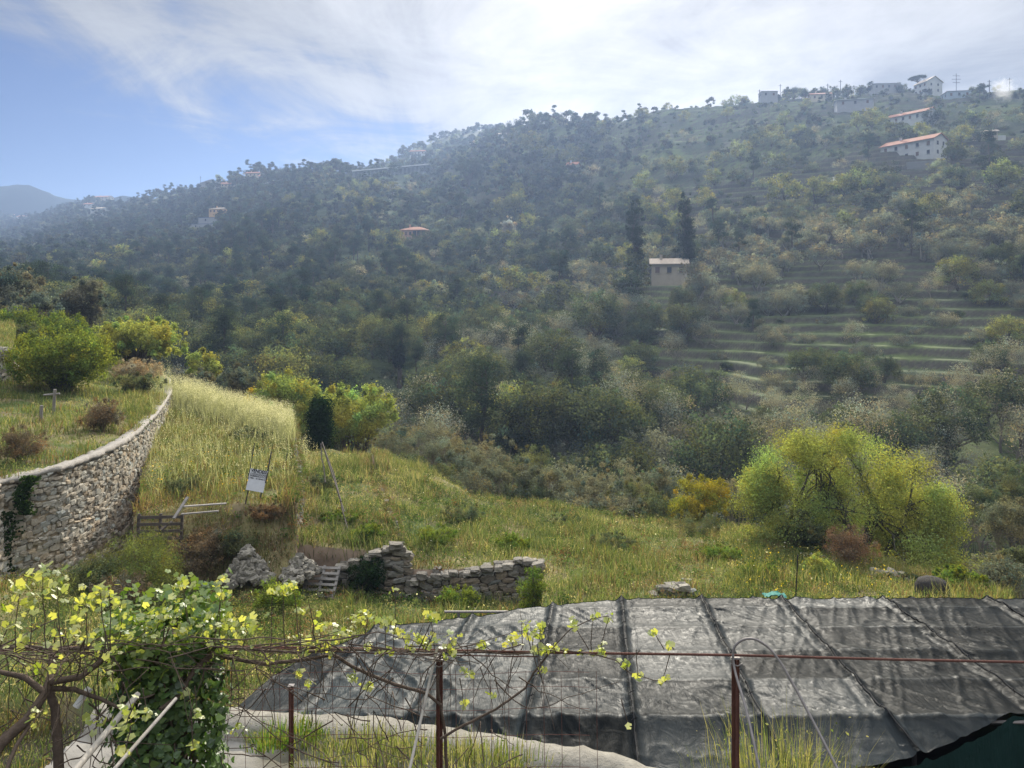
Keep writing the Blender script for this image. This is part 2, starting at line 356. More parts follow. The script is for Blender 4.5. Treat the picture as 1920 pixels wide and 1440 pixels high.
def solid(name, color, rough=.85, amt=.15, scale=8.0, bump=0.0, bscale=30.0, metal=0.0, spec=.3, rnd=0.0):
    m, nt, out = mat_new(name); c = coltimes(nt, color, amt, scale, rnd)
    b = N(nt, 'ShaderNodeBsdfPrincipled'); LK(nt, c, b.inputs['Base Color']); b.inputs['Roughness'].default_value = rough; b.inputs['Metallic'].default_value = metal
    b.inputs['Specular IOR Level'].default_value = spec
    if bump:
        tc = N(nt, 'ShaderNodeTexCoord'); n = N(nt, 'ShaderNodeTexNoise', i_Scale=bscale, i_Detail=6.0, i_Roughness=.7); LK(nt, tc.outputs['Object'], n.inputs['Vector'])
        bp = N(nt, 'ShaderNodeBump'); bp.inputs['Strength'].default_value = bump; bp.inputs['Distance'].default_value = .05; LK(nt, n.outputs[0], bp.inputs['Height']); LK(nt, bp.outputs[0], b.inputs['Normal'])
    LK(nt, b.outputs[0], out.inputs[0]); return m
M_ground = solid('earth_and_turf', (1, 1, 1), .95, .35, 1.6, .6, 3.0, spec=.1)
M_bark = solid('bark', (.10, .082, .062), .95, .3, 6, .5, 20, spec=.1)
M_barkg = solid('grey_bark', (.22, .20, .17), .95, .3, 6, .5, 20, spec=.1)
M_olive = leaf_mat('olive_leaf', (.185, .190, .155), .40, (1.25, 1.25, .8), rnd=.25)
M_oak = leaf_mat('oak_leaf', (.074, .086, .056), .42, (1.5, 1.5, .7), rnd=.35)
M_pine = leaf_mat('pine_needle', (.044, .060, .040), .25, (1.3, 1.4, .7), rnd=.25)
M_cyp = leaf_mat('cypress_foliage', (.022, .036, .018), .15, rnd=.2)
M_spring = leaf_mat('spring_leaf', (.145, .160, .095), .5, (1.6, 1.5, .5), rnd=.3)
M_bud = leaf_mat('bud_leaf', (.24, .235, .19), .4, (1.3, 1.25, .8), rnd=.25)
M_twig = solid('twig', (.19, .165, .135), .95, 0, 5, spec=.1, rnd=.2)
M_grass = leaf_mat('grass_blade', (1, 1, 1), .5, (1.35, 1.3, .7))
M_stone = solid('rubble_stone', (1, 1, 1), .92, .28, 9, .7, 25, spec=.2)
M_mortar = solid('mortar', (.27, .245, .20), .95, .3, 4, .8, 12, spec=.1)
# ------------------------------------------------------------------ ground sheet
def seq(a, b, st): return np.arange(a, b, st)
def geo(a, b, r): return a * r ** np.arange(0, math.log(b / a) / math.log(r))
ROWS = np.concatenate([seq(1.5, 6.2, .25), seq(6.2, 8.9, .06), seq(8.9, 14, .35), seq(14, 25, .12), seq(25, 46, .2), seq(46, 84, .8), seq(84, 260, .42), geo(260, 620, 1.0055), geo(620, 1560, 1.02)])
CU = np.linspace(-1.04, 1.12, 660)
def build_ground():
    yy = np.repeat(ROWS[:, None], len(CU), 1); xx = CU[None] * yy
    zz = ground_z(xx, yy)
    near_cols = np.abs(xx) < 1e9
    gy = np.gradient(zz, axis=0) / np.gradient(yy, axis=0); gx = np.gradient(zz, axis=1) / np.maximum(np.gradient(xx, axis=1), 1e-6)
    steep = np.sqrt(gx ** 2 + gy ** 2)
    px = 960 + F * xx / yy
    def mixc(a, b, t): return a * (1 - t[..., None]) + b * t[..., None]
    A = lambda *c: np.array(c, float)
    n1 = fbm(xx / 2.3, yy / 2.3, 31, 4); n2 = fbm(xx / .9, yy / .9, 33, 3); n3 = fbm(xx / 9, yy / 9, 35, 3)
    turf = mixc(np.broadcast_to(A(.075, .10, .03), xx.shape + (3,)), A(.20, .17, .08), sstep(.42, .62, n1))
    turf = mixc(turf, A(.17, .12, .08), sstep(.55, .7, n2) * .6)
    turf = mixc(turf, A(.19, .14, .10), sstep(.8, 1.6, steep))
    # hillside: grass shelves, stone risers, dark scrub soil
    hn = fbm(xx / 16, yy / 16, 37, 4)
    hill = mixc(np.broadcast_to(A(.045, .058, .025), xx.shape + (3,)), A(.095, .12, .04), sstep(.38, .62, hn) * np.clip((px - 500) / 500, .15, 1))
    green = ((px > 1080) & (yy > 86) & (yy < 135))
    hill = mixc(hill, A(.075, .092, .042), np.where(green, .75, 0) * sstep(.25, .5, n3))
    hill = mixc(hill, A(.16, .14, .10), sstep(.60, .74, n3) * .45 * (px > 1300) * (yy > 200))
    hill = mixc(hill, A(.060, .052, .04), sstep(.6, 1.1, steep) * .95); hill = hill * (.7 + .6 * fbm(xx / 2.2, yy / 1.1, 39, 3))[..., None]
    c = mixc(turf, hill, sstep(44, 60, yy))
    e = np.interp(xx, _ex, _ey); conc = mixc(np.broadcast_to(A(.22, .205, .18), xx.shape + (3,)), A(.13, .12, .09), sstep(.4, .65, n2))
    c = np.where((yy < e)[..., None], conc, c)
    c = np.where(((yy >= e) & (yy < 13))[..., None], A(.07, .06, .045), c)
    mb = MB(); R, Cn = xx.shape
    i = np.arange(R - 1)[:, None] * Cn; j = np.arange(Cn - 1)[None]
    f = np.stack([i + j, i + j + 1, i + Cn + j + 1, i + Cn + j], -1).reshape(-1, 4)
    mb.add(np.stack([xx, yy, zz], -1).reshape(-1, 3), f, c.reshape(-1, 3))
    o = mb.build('ground', M_ground, smooth=True); tag(o, kind='structure'); return o
build_ground()

def build_mountain(name, prof, Y, depth, label):
    M = solid('far_mountain_wood', (.03, .04, .022), 1, .3, .01, spec=.0)
    pxs = np.linspace(prof[0][0], prof[-1][0], 160); top = np.interp(pxs, [p[0] for p in prof], [p[1] for p in prof])
    rows = np.linspace(0, 1, 24); V = []
    for t in rows:
        s = t * 2 - 1; yy = Y + s * depth; h = (1 - abs(s)) ** .8
        xx = (pxs - 960) / F * Y; zt = (HZ - top) / F * Y
        z = -60 + (zt + 60) * h + (fbm(xx / 60, np.full_like(xx, yy / 60), 41, 4) - .5) * 24 * h
        V.append(np.stack([xx, np.full_like(xx, yy), z], -1))
    V = np.array(V); R, Cn = V.shape[:2]; i = np.arange(R - 1)[:, None] * Cn; j = np.arange(Cn - 1)[None]
    f = np.stack([i + j, i + j + 1, i + Cn + j + 1, i + Cn + j], -1).reshape(-1, 4)
    mb = MB(); mb.add(V.reshape(-1, 3), f); o = mb.build(name, M, smooth=True); tag(o, kind='structure')
build_mountain('hills', [(-500, 400), (-300, 380), (-60, 352), (0, 346), (30, 343), (70, 347), (120, 359), (170, 367), (230, 380), (420, 460), (700, 560)], 1330, 150, '')
build_mountain('hills', [(60, 440), (130, 390), (185, 364), (215, 356), (240, 354), (270, 358), (330, 372), (500, 440), (700, 520)], 1150, 120, '')

# ------------------------------------------------------------------ trees
def crown(mb, C, R, nleaf, size, rng, aspect=.6, squash=.78, outward=1.5, tone=.35, m=0, shell=.45, fray=.7):
    """C (n,3) clump centres, R radii"""
    n = len(C); k = np.maximum((nleaf * R ** 2 / (R ** 2).sum()).astype(int), 3)
    idx = np.repeat(np.arange(n), k); u = rand_unit(rng, len(idx)); rr = rng.random(len(idx)) ** shell
    off = u * rr[:, None] * R[idx][:, None]; off[:, 2] *= squash
    # fray the clump
    off *= (1 + fray * (rng.random(len(idx)) ** 4))[:, None]
    nr = unit(u * outward + rand_unit(rng, len(idx)))
    tc = (1 + tone * rng.normal(size=(n, 1)) * .6)[idx] * (1 + .22 * rng.normal(size=(len(idx), 1)))
    hue = 1 + .12 * rng.normal(size=(n, 1))[idx]
    col = np.clip(np.concatenate([tc * hue, tc, tc * (2 - hue) * .95], 1), .25, 2.4)
    leaves(mb, C[idx] + off, nr, size * (.65 + .7 * rng.random(len(idx))), rng, col, aspect=aspect, m=m)
def bent(a, b, rng, k=5, amp=.12):
    a = np.asarray(a, float); b = np.asarray(b, float); t = np.linspace(0, 1, k)[:, None]; L = np.linalg.norm(b - a)
    o = np.cumsum(rng.normal(size=(k, 3)), 0) * amp * L / k; o -= t * o[-1:]; return a * (1 - t) + b * t + o
def ell_clumps(rng, n, c, r, lo=.5, bottom=-.5):
    out = []
    while len(out) < n:
        u = rand_unit(rng, 1)[0]
        if u[2] < bottom: continue
        out.append(np.array(c) + u * np.array(r) * (lo + (1 - lo) * rng.random() ** .7))
    return np.array(out)
def tree_parts(kind, seed, lod=0):
    """(trunk builder, crown builder, leaf material, bark material)"""
    rng = np.random.default_rng(seed); t = MB(); c = MB(); q = (1, .32, .12)[lod]; ls = (1, 1.75, 3.1)[lod]
    if kind == 'olive':
        h = 4.6; C = ell_clumps(rng, (26, 14, 7)[lod], (0, 0, 3.1), (2.3, 2.3, 1.45), .45); R = rng.uniform(.65, 1.15, len(C))
        crown(c, C, R, int(5200 * q), .17 * ls, rng, .4, tone=.35)
        if lod < 2: C2 = ell_clumps(rng, (26, 12)[lod], (0, 0, 3.1), (2.75, 2.75, 1.9), .97, -.4); crown(c, C2, rng.uniform(.2, .5, len(C2)), int(1500 * q), .16 * ls, rng, .4, tone=.4)
        for k in range((5, 3, 1)[lod]):
            tip = C[rng.integers(len(C))]; a = rng.random() * 6.28
            fork = np.array([cos(a) * .35, sin(a) * .35, 1.2]); p = np.concatenate([bent((0, 0, -.6), fork, rng, 4, .2), bent(fork, tip, rng, 5, .25)[1:]])
            tube(t, p, np.linspace(.22, .04, len(p)), (6, 4, 3)[lod])
        return t, c, M_olive, M_barkg
    if kind in ('oak', 'spring'):
        h = 6.5; nb = (34, 18, 8)[lod]; C = ell_clumps(rng, nb, (0, 0, 4.3), (2.6, 2.6, 2.5), .5, -.75); R = rng.uniform(.7, 1.35, len(C))
        crown(c, C, R, int((6400 if kind == 'oak' else 5600) * q), .19 * ls, rng, .65, tone=.4)
        if lod < 2: C2 = ell_clumps(rng, (26, 12)[lod], (0, 0, 4.3), (2.95, 2.95, 2.9), .97, -.5); crown(c, C2, rng.uniform(.25, .55, len(C2)), int(1500 * q), .18 * ls, rng, .6, tone=.4)
        fork = np.array([rng.normal() * .2, rng.normal() * .2, 2.0]); tube(t, bent((0, 0, -.8), fork, rng, 5), np.linspace(.26, .18, 5), (7, 5, 3)[lod])
        for k in range((8, 4, 1)[lod]):
            p = bent(fork, C[rng.integers(len(C))], rng, 5, .2); tube(t, p, np.linspace(.13, .03, 5), (5, 4, 3)[lod])
        return t, c, (M_oak if kind == 'oak' else M_spring), M_bark
    if kind == 'pine':
        C = []; R = []
        for k in range((30, 16, 7)[lod]):
            z = 2.6 + 6.2 * rng.random() ** .8; rad = 2.3 * (1 - (z - 2.6) / 7.5) ** .7 * rng.random() ** .5; a = rng.random() * 6.28
            C.append((rad * cos(a), rad * sin(a), z)); R.append(rng.uniform(.6, 1.05))
        C = np.array(C); R = np.array(R); crown(c, C, R, int(6000 * q), .2 * ls, rng, .3, squash=.55, tone=.3)
        top = np.array([.2 * rng.normal(), .2 * rng.normal(), 8.6]); tp = bent((0, 0, -.8), top, rng, 7, .06); tube(t, tp, np.linspace(.24, .03, 7), (7, 5, 3)[lod])
        for k in range((12, 5, 0)[lod]): 
            cc = C[rng.integers(len(C))]; tube(t, bent((0, 0, cc[2] - .7), cc, rng, 4, .1), np.linspace(.06, .02, 4), 4)
        return t, c, M_pine, M_bark
    if kind == 'cypress':
        z = np.linspace(.6, 9.5, (30, 16, 8)[lod]); C = np.stack([rng.normal(size=len(z)) * .1, rng.normal(size=len(z)) * .1, z], 1)
        R = np.interp(z, [0, 2, 6, 9.5], [.55, .78, .7, .2]); crown(c, C, R, int(5200 * q), .16 * ls, rng, .4, squash=1.2, tone=.2)
        tube(t, [(0, 0, -.8), (0, 0, 3), (0, 0, 8)], [.17, .12, .03], 6); return t, c, M_cyp, M_bark
    if kind == 'bare':
        twigs(t, rng, (0, 0, -.5), 6.2, .13, (5, 4, 3)[lod], (3, 3, 2)[lod])
        C = ell_clumps(rng, (40, 18, 8)[lod], (0, 0, 4.2), (2.1, 2.1, 2.1), .3); R = rng.uniform(.5, 1.0, len(C))
        crown(c, C, R, int(2600 * q), .13 * ls, rng, .5, tone=.3, shell=.6)
        return t, c, M_bud, M_twig
    if kind == 'bush':
        C = ell_clumps(rng, (12, 7, 4)[lod], (0, 0, .75), (1.1, 1.1, .75), .3, -.4); R = rng.uniform(.4, .75, len(C))
        crown(c, C, R, int(2200 * q), .14 * ls, rng, .55, tone=.4)
        for k in range((5, 3, 1)[lod]): tube(t, bent((0, 0, -.3), C[rng.integers(len(C))], rng, 4, .2), np.linspace(.05, .015, 4), 4)
        return t, c, M_oak, M_bark
def twigs(mb, rng, base, H, r0, depth=5, sides=4, spread=.75, lean=(0, 0, 1), nb=(3, 5), tips=None, stems=1, grav=.15):
    """branching skeleton; returns tips"""
    tips = [] if tips is None else tips
    def grow(p, d, L, r, dep):
        k = 4; pts = [p]; dd = d.copy()
        for i in range(k):
            dd = unit(dd + rng.normal(size=3) * .14 + np.array([0, 0, grav * .25])); pts.append(pts[-1] + dd * L / k)
        pts = np.array(pts); tube(mb, pts, np.linspace(r, r * .6, k + 1), sides if dep > 2 else 3, cap=False)
        if dep <= 1: tips.append((pts[-1], dd)); return
        for b in range(rng.integers(nb[0], nb[1])):
            q = pts[rng.integers(2, k + 1)]; ax = rand_unit(rng, 1)[0]; nd = unit(dd + ax * spread)
            grow(q, nd, L * rng.uniform(.55, .8), r * .55, dep - 1)
        tips.append((pts[-1], dd))
    for s in range(stems):
        d = unit(np.array(lean, float) + rng.normal(size=3) * .25 * (stems > 1)); grow(np.asarray(base, float), d, H * .36, r0, depth)
    return tips
PROTO = {}
def proto(kind, k, lod):
    key = (kind, k, lod)
    if key not in PROTO:
        t, c, ml, mk = tree_parts(kind, 100 + 13 * k + hash_kind[kind], lod)
        PROTO[key] = (t.data('trunk', mk, True), c.data('crown', ml))
    return PROTO[key]
hash_kind = dict(olive=1, oak=2, spring=3, pine=4, cypress=5, bare=6, bush=7)
PNAME = dict(olive='olive_tree', oak='oak_tree', spring='leafing_tree', pine='pine_tree', cypress='cypress_tree', bare='budding_tree', bush='bush')
PCAT = dict(olive='olive tree', oak='tree', spring='tree', pine='pine tree', cypress='cypress', bare='tree', bush='bush')
def place_tree(kind, k, loc, s=1.0, rz=0.0, label='', group=None, lod=0, sz=None, name=None, mats=None):
    tm, cm = proto(kind, k, lod)
    o = empty(name or PNAME[kind], loc, rz); o.scale = (s, s, sz or s)
    tag(o, label, PCAT[kind], group)
    a = link(bpy.data.objects.new('trunk' if kind != 'bush' else 'stems', tm), o)
    b = link(bpy.data.objects.new('crown' if kind != 'bush' else 'foliage', cm), o)
    if mats is not None:
        b.data = cm.copy(); b.data.materials[0] = mats
    return o

KIND = ['olive', 'oak', 'spring', 'pine', 'bare', 'bush', None]
def region(px, py, Y):
    """weights for KIND, label of the place, key"""
    if Y < (97 if px > 1080 else 90):
        if px < 720: return [.14, .50, .08, .10, .16, .02, 0], 0
        if px < 1100: return [.36, .20, .02, .03, .36, .03, 0], 1
        if px < 1430: return [.36, .26, .02, .04, .30, .02, 0], 1
        return [.08, .16, .03, .05, .62, .06, 0], 2
    if Y < 135:
        if px < 600: return [.16, .50, .05, .19, .08, .02, 0], 3
        if px < 860: return [.10, .18, .02, .04, .12, .16, .38], 4
        if px < 1120: return [.42, .28, .04, .04, .19, .03, 0], 5
        if px < 1340 or Y > 122: return [.40, .18, .06, .04, .06, .10, .16], 6
        return [.22, .03, .02, .0, .03, .22, .52], 6
    if px > 1260 and Y < 152: return [.42, .04, .02, 0, .02, .12, .38], 7
    if px > 1080 and Y < 215: return [.68, .08, .04, .01, .03, .06, .10], 7
    if px > 1200: return ([.16, .10, .05, .02, .03, .36, .28] if Y < 310 else [.06, .12, .02, .01, .01, .66, .12]), 8
    if px > 600:
        if Y < 290: return [.20, .44, .04, .14, .03, .07, .08], 9
        return [.10, .34, .03, .08, .02, .33, .10], 10
    if Y < 300: return [.12, .50, .03, .26, .03, .02, .04], 11
    return [.05, .54, .02, .22, .02, .11, .04], 12
PLACE = ['in the valley wood under the left terraces', 'in the grey valley wood', 'in the thicket behind the big leafing willow', 'on the wooded lower left slope', 'on the dark open terraces', 'in the tall wood over the valley', 'on the open grass terraces', 'in the olive orchard', 'on the scrubby upper terraces', 'on the slope round the pink farmhouse', 'on the hazy slope under the viaduct', 'on the dark left hillside', 'on the far left spur']
def anchor(px, y, reg):
    if reg in (0, 3, 11, 12): a = ['near the left frame', 'below the ochre villa', 'left of the red tree', 'right of the red tree'] if reg in (0, 3) else ['near the left frame', 'under the ochre villa', 'under the skyline hamlet', 'toward the viaduct']; return a[int(np.clip(px // 170, 0, 3))]
    if reg in (1, 4, 5, 9, 10): a = ['left of centre', 'under the pink farmhouse', 'left of the light streak', 'left of the stone cottage', 'under the stone cottage', 'right of the stone cottage']; return a[int(np.clip((px - 560) // 140, 0, 5))]
    a = ['left of the stone cottage', 'under the cypresses', 'right of the cypresses', 'left of the white farmhouse', 'under the white farmhouse', 'by the right frame']; return a[int(np.clip((px - 1080) // 140, 0, 5))]
SZ = lambda s: 'small ' if s < .88 else ('big ' if s > 1.2 else '')
def lab_tail(y, reg, px):
    return tier(y, reg) + SHORT[reg] + ' ' + anchor(px, y, reg)
SHORT = ['in the valley wood', 'in the grey valley wood', 'in the leafless thicket', 'on the lower left slope', 'on the dark terraces', 'in the tall wood', 'on the grass terraces', 'in the orchard', 'on the upper terraces', 'on the farmhouse slope', 'on the hazy slope', 'on the left hillside', 'on the far spur']
def tier(y, reg):
    lim = {7: (135, 160, 188), 8: (215, 260, 310), 11: (135, 185, 240), 9: (135, 185, 240), 12: (300, 350, 400)}.get(reg)
    if lim is None: return ''
    return ['low ', 'halfway up ', 'high ', 'topmost '][min(3, sum(y > q for q in lim))]
LOOK = dict(olive='grey-green olive tree', oak='dark evergreen oak', spring='yellow-green leafing tree', pine='dark bluish pine', bare='grey-brown budding tree', bush='low dark rounded bush', cypress='narrow dark cypress')
CLEAR = []      # (x, y, r) places kept free for houses and named trees
def scatter_trees():
    rng = np.random.default_rng(5); cand = []
    bands = [(52, 100, 4.4), (100, 135, 4.9), (135, 215, 5.4), (215, 330, 6.2), (330, 620, 6.6), (620, 1300, 12.0)]
    for (y0, y1, s) in bands:
        ys = np.arange(y0, y1, s * .92)
        for y in ys:
            xs = np.arange(-.76 * y - 4, .76 * y + 4, s)
            x = xs + rng.uniform(-.42, .42, len(xs)) * s; yv = y + rng.uniform(-.42, .42, len(xs)) * s
            z = ground_z(x, yv); px, py = pxy(x, yv, z)
            for a, b, c, p, q in zip(x, yv, z, px, py): cand.append((a, b, c, p, q, s))
    out = []
    # skyline test so that nothing behind the ridge is kept
    az = {}
    cand.sort(key=lambda t: t[1])
    hor = np.full(260, 2000.0)
    for (x, y, z, px, py, s) in cand:
        k = int(np.clip((px + 160) / 10, 0, 259))
        if px < -120 or px > 2040: continue
        vis = py - F * 7.0 / y < hor[k] + 1
        hor[k] = min(hor[k], py) if y > 90 else hor[k]
        if not vis: continue
        if y < 68 and px < 345: continue
        if any((x - a) ** 2 + (y - b) ** 2 < r * r for a, b, r in CLEAR): continue
        w, reg = region(px, py, y); w = np.array(w, float)
        # natural groves and clearings
        g = fbm(x / 28, y / 28, 55, 3)
        if reg not in (0, 1, 2, 5): w[6] *= np.interp(g, [.3, .7], [.2, 2.2])
        w /= w.sum(); kd = KIND[rng.choice(7, p=w)]
        if kd is None: continue
        out.append((kd, x, y, z, px, py, reg, rng.uniform(.75, 1.3)))
    count = {}; rest = []
    for (kd, x, y, z, px, py, reg, s) in out:
        count[kd] = count.get(kd, 0) + 1; s *= (.85 if y > 300 and px > 1150 else (1.3 if y > 300 else 1.0))
        if count[kd] > 285 or y > 420: rest.append((kd, x, y, z, s)); continue
        lod = 0 if y < 150 else 1
        if kd != 'bush' and y > 88: z -= (1.5 if reg != 7 else .5) * s
        if reg in (5, 1, 2): s *= 1.15
        if px > 1320 and 77 < y < 128: s *= .62 if y < 97 else .68
        if y > 92 and reg != 6: s *= 1.18
        place_tree(kd, int(rng.integers(3)), (x, y, z), s * (1.0 if reg != 7 else .95), rng.random() * 6.28, SZ(s) + LOOK[kd] + ' ' + lab_tail(y, reg, px), LOOK[kd] + 's ' + PLACE[reg], lod)
    # what lies farther reads as one mass of wood
    mb = MB(); kinds = ['olive', 'oak', 'spring', 'pine', 'bare', 'bush']; cols = dict(olive=(.17, .185, .13), oak=(.074, .086, .056), spring=(.145, .16, .09), pine=(.044, .060, .040), bare=(.17, .16, .12), bush=(.10, .12, .055))
    bank = {}
    for kd in kinds:
        for v in range(3):
            for lod in (1, 2):
                t, c, _, _ = tree_parts(kd, 100 + 13 * v + hash_kind[kd], lod); bank[kd, v, lod] = (np.concatenate(c.V), np.concatenate(c.C))
    for (kd, x, y, z, s) in rest:
        lod = 1 if y < 300 else 2
        V, Cc = bank[kd, int(rng.integers(3)), lod]; a = rng.random() * 6.28; ca, sa = cos(a), sin(a)
        z = z - (1.3 * s if kd != 'bush' else 0); v = (V @ np.array([[ca, sa, 0], [-sa, ca, 0], [0, 0, 1]])) * s + np.array([x, y, z]); tone = rng.uniform(.7, 1.3)
        mb.add(v, np.arange(len(v)).reshape(-1, 4), Cc * np.array(cols[kd]) * tone)
    o = mb.build('woodland', leaf_mat('far_woodland', (1, 1, 1), .38, (1.4, 1.4, .8)))
    tag(o, 'far mass of small trees and scrub covering the upper hillside', 'woodland', kind='stuff')
    print('TREES', count, 'rest', len(rest))
# ------------------------------------------------------------------ dry-stone walls
def path_interp(pts, step):
    pts = np.asarray(pts, float); d = np.r_[0, np.cumsum(np.linalg.norm(np.diff(pts[:, :2], axis=0), axis=1))]
    s = np.arange(0, d[-1], step); return s, np.stack([np.interp(s, d, pts[:, k]) for k in range(3)], 1), d[-1], d
def stone_wall(name, label, top, height, side, seed, cat='stone wall', sw=(.2, .5), sh=(.13, .26), thick=.5, coping=None, col=(.36, .32, .25), rough_top=.0, group=None, mortar=.06, dark=(.09, .08, .065)):
    """top: 3-D points of the wall head; side: which way the face looks (+1 = to the right of the path)"""
    rng = np.random.default_rng(seed); pts = np.asarray(top, float); hts = np.broadcast_to(np.asarray(height, float), (len(pts),))
    d = np.r_[0, np.cumsum(np.linalg.norm(np.diff(pts[:, :2], axis=0), axis=1))]; L = d[-1]
    def at(s):
        p = np.stack([np.interp(s, d, pts[:, k]) for k in range(3)], -1); e = .4
        q = np.stack([np.interp(np.minimum(s + e, L), d, pts[:, k]) - np.interp(np.maximum(s - e, 0), d, pts[:, k]) for k in range(2)], -1)
        q /= np.maximum(np.linalg.norm(q, axis=-1, keepdims=True), 1e-6); T = np.concatenate([q, np.zeros(q.shape[:-1] + (1,))], -1)
        Nn = np.stack([q[..., 1], -q[..., 0], np.zeros(q.shape[:-1])], -1) * side; return p, T, Nn
    mb = MB(); s = np.append(np.arange(0, L, .35), L); p, T, Nn = at(s); h = np.interp(s, d, hts)
    bat = .10      # the face leans back towards its head
    rim = p.copy(); rim[:, 2] -= .05
    A = rim - Nn * .04; B = rim - Nn * thick; bot = np.array([0, 0, -1.0]) * h[:, None]
    A2 = A + bot + Nn * (bat * h)[:, None]; B2 = B + bot; n = len(s); ring = np.stack([A2, A, B, B2], 1)
    i = np.arange(n - 1)[:, None] * 4; k = np.arange(4)[None]; k2 = (k + 1) % 4
    f = np.stack([i + k, i + k2, i + 4 + k2, i + 4 + k], -1).reshape(-1, 4)
    mb.add(ring.reshape(-1, 3), f, np.array(dark) / .25 * np.ones(3), 1)
    for e_ in (0, n - 1): mb.add(ring[e_], [[0, 1, 2, 3]], np.array(dark) / .25, 1)
    hm = h.max(); zr = 0.0; Cs = []; W = []; H = []; D = []; S = []; DZ = []
    while zr < hm + .1:
        rh = rng.uniform(*sh); ss = rng.uniform(-.2, 0)
        while ss < L:
            w = rng.uniform(*sw) * (1 + (rng.random() < .12) * .5); hh = np.interp(ss + w / 2, d, hts)
            if zr < hh - .02 + rough_top * rng.normal(): S.append(ss + w / 2); DZ.append(zr + rh / 2 + rng.normal() * .025); W.append(w * 1.02); H.append(rh * rng.uniform(.9, 1.2)); D.append(rng.uniform(.12, .22))
            ss += w
        zr += rh * .97
    S = np.array(S); DZ = np.array(DZ); p, T, Nn = at(np.clip(S, 0, L)); Cc = p + np.array([0, 0, -1.0]) * DZ[:, None] + Nn * (bat * DZ - .062 + .018 * rng.normal(size=len(S)))[:, None]
    up = np.tile([[0, 0, 1.0]], (len(S), 1)); ang = rng.normal(size=len(S)) * .2; T2 = T * np.cos(ang)[:, None] + up * np.sin(ang)[:, None]; U2 = up * np.cos(ang)[:, None] - T * np.sin(ang)[:, None]
    tone = (1 + .15 * rng.normal(size=(len(S), 1))); warm = .06 * rng.normal(size=(len(S), 1))
    cc = np.clip(np.array(col) * tone * np.concatenate([1 + warm, np.ones_like(warm), 1 - warm], 1), .05, .8)
    stones(mb, Cc, T2, U2, Nn, np.array(W), np.array(H), np.array(D), rng, cc)
    # the head: a second skin of flat stones
    if coping is None:
        g0 = .3 if thick > .4 else .22; ss = np.arange(.1, L, g0); ss = ss + rng.uniform(-.08, .08, len(ss)); kz = 1 if thick > .4 else .62
        for off in ((-.02, -.26) if thick > .4 else (-.05,)):
            p, T, Nn = at(ss); q = p + Nn * off; q[:, 2] += rng.normal(size=len(ss)) * .04 - .02
            cc = np.clip(np.array(col) * (1.1 + .2 * rng.normal(size=(len(ss), 1))), .05, .8); stones(mb, q, T, Nn, np.tile([[0, 0, 1.0]], (len(ss), 1)), kz * rng.uniform(.2, .42, len(ss)), kz * rng.uniform(.2, .34, len(ss)), kz * rng.uniform(.12, .2, len(ss)), rng, cc)
    o = mb.build(name, [M_stone, M_mortar], smooth=False); tag(o, label, cat, group)
    if coping:
        cb = MB(); s = np.append(np.arange(0, L, .18), L); p, T, Nn = at(s); w0, w1, hh = coping
        jit = lambda a: a * rng.normal(size=(len(s), 1))
        r = np.stack([p + Nn * (w0 + jit(.025)) + [0, 0, -.06], p + Nn * (w0 - .03 + jit(.02)) + np.array([0, 0, 1]) * (hh + jit(.015)), p - Nn * (w1 - .03 + jit(.03)) + np.array([0, 0, 1]) * (hh + jit(.02)), p - Nn * (w1 + jit(.03)) + [0, 0, -.06]], 1)
        i = np.arange(len(s) - 1)[:, None] * 4; k = np.arange(4)[None]; k2 = (k + 1) % 4; f = np.stack([i + k, i + k2, i + 4 + k2, i + 4 + k], -1).reshape(-1, 4)
        cb.add(r.reshape(-1, 3), f, np.array((.34, .31, .27))); cb.build('coping', M_stone, o, smooth=True)
    return o
W1 = np.array([P(a, b, c) for a, b, c in WALLP])
bott = np.array([min(-7.2, float(S_low(x, min(y, 24)))) for x, y, z in W1]); 
stone_wall('garden_wall', 'tall curved retaining wall of pale rubble stone with a smooth coping', W1, [z - b + .5 for (x, y, z), b in zip(W1, bott)], 1, 3, coping=(.07, .36, .07), col=(.37, .33, .26), sw=(.11, .34), sh=(.08, .19), dark=(.27, .24, .19))
stone_wall('garden_wall', 'stone wall at the far left holding up the highest terrace', [P(-420, 640, 37.3), P(-100, 652, 37.4), P(14, 654, 37.4), P(27, 668, 38.6), P(33, 672, 41)], 2.0, 1, 4, col=(.38, .35, .29))
stone_wall('terrace_wall', 'squat dark dry-stone wall beside the leaning grey pallet', [P(600, 1092, 22.0), P(640, 1062, 22.0), P(690, 1046, 22.0), P(750, 1022, 22.0), P(764, 1040, 22.1)], [1.3, 1.4, 1.6, 1.8, 1.8], 1, 5, sw=(.18, .42), sh=(.1, .2), col=(.19, .17, .14), rough_top=.05)
stone_wall('terrace_wall', 'long dark dry-stone wall with a raised pale corner stone', [P(768, 1090, 21.9), P(800, 1082, 21.9), P(930, 1066, 21.9), P(985, 1052, 21.9), P(1012, 1060, 21.9), P(1013, 1050, 22.9)], [1.5, 1.5, 1.5, 1.6, 1.7, 1.4], 1, 6, sw=(.18, .42), sh=(.1, .2), col=(.20, .18, .15), rough_top=.05)
def edge_pt(px, Y, S, dz=0.04):
    x = (px - 960) / F * Y; return (x, Y, float(S(x, Y)) + dz)
stone_wall('terrace_wall', 'tumbled pale rubble wall running away beside the white sign', [edge_pt(550, 21.9, S_t1, -1.1), edge_pt(553, 22.6, S_t1, -.35), edge_pt(562, 25, S_t1, -.1), edge_pt(565, 27, S_t1), edge_pt(556, 31, S_t1), edge_pt(549, 37, S_t1)], [.5, 1.2, 1.5, 1.4, 1.5, 1.6], 1, 7, sw=(.12, .3), sh=(.08, .18), col=(.20, .18, .14), rough_top=.14, thick=.3)
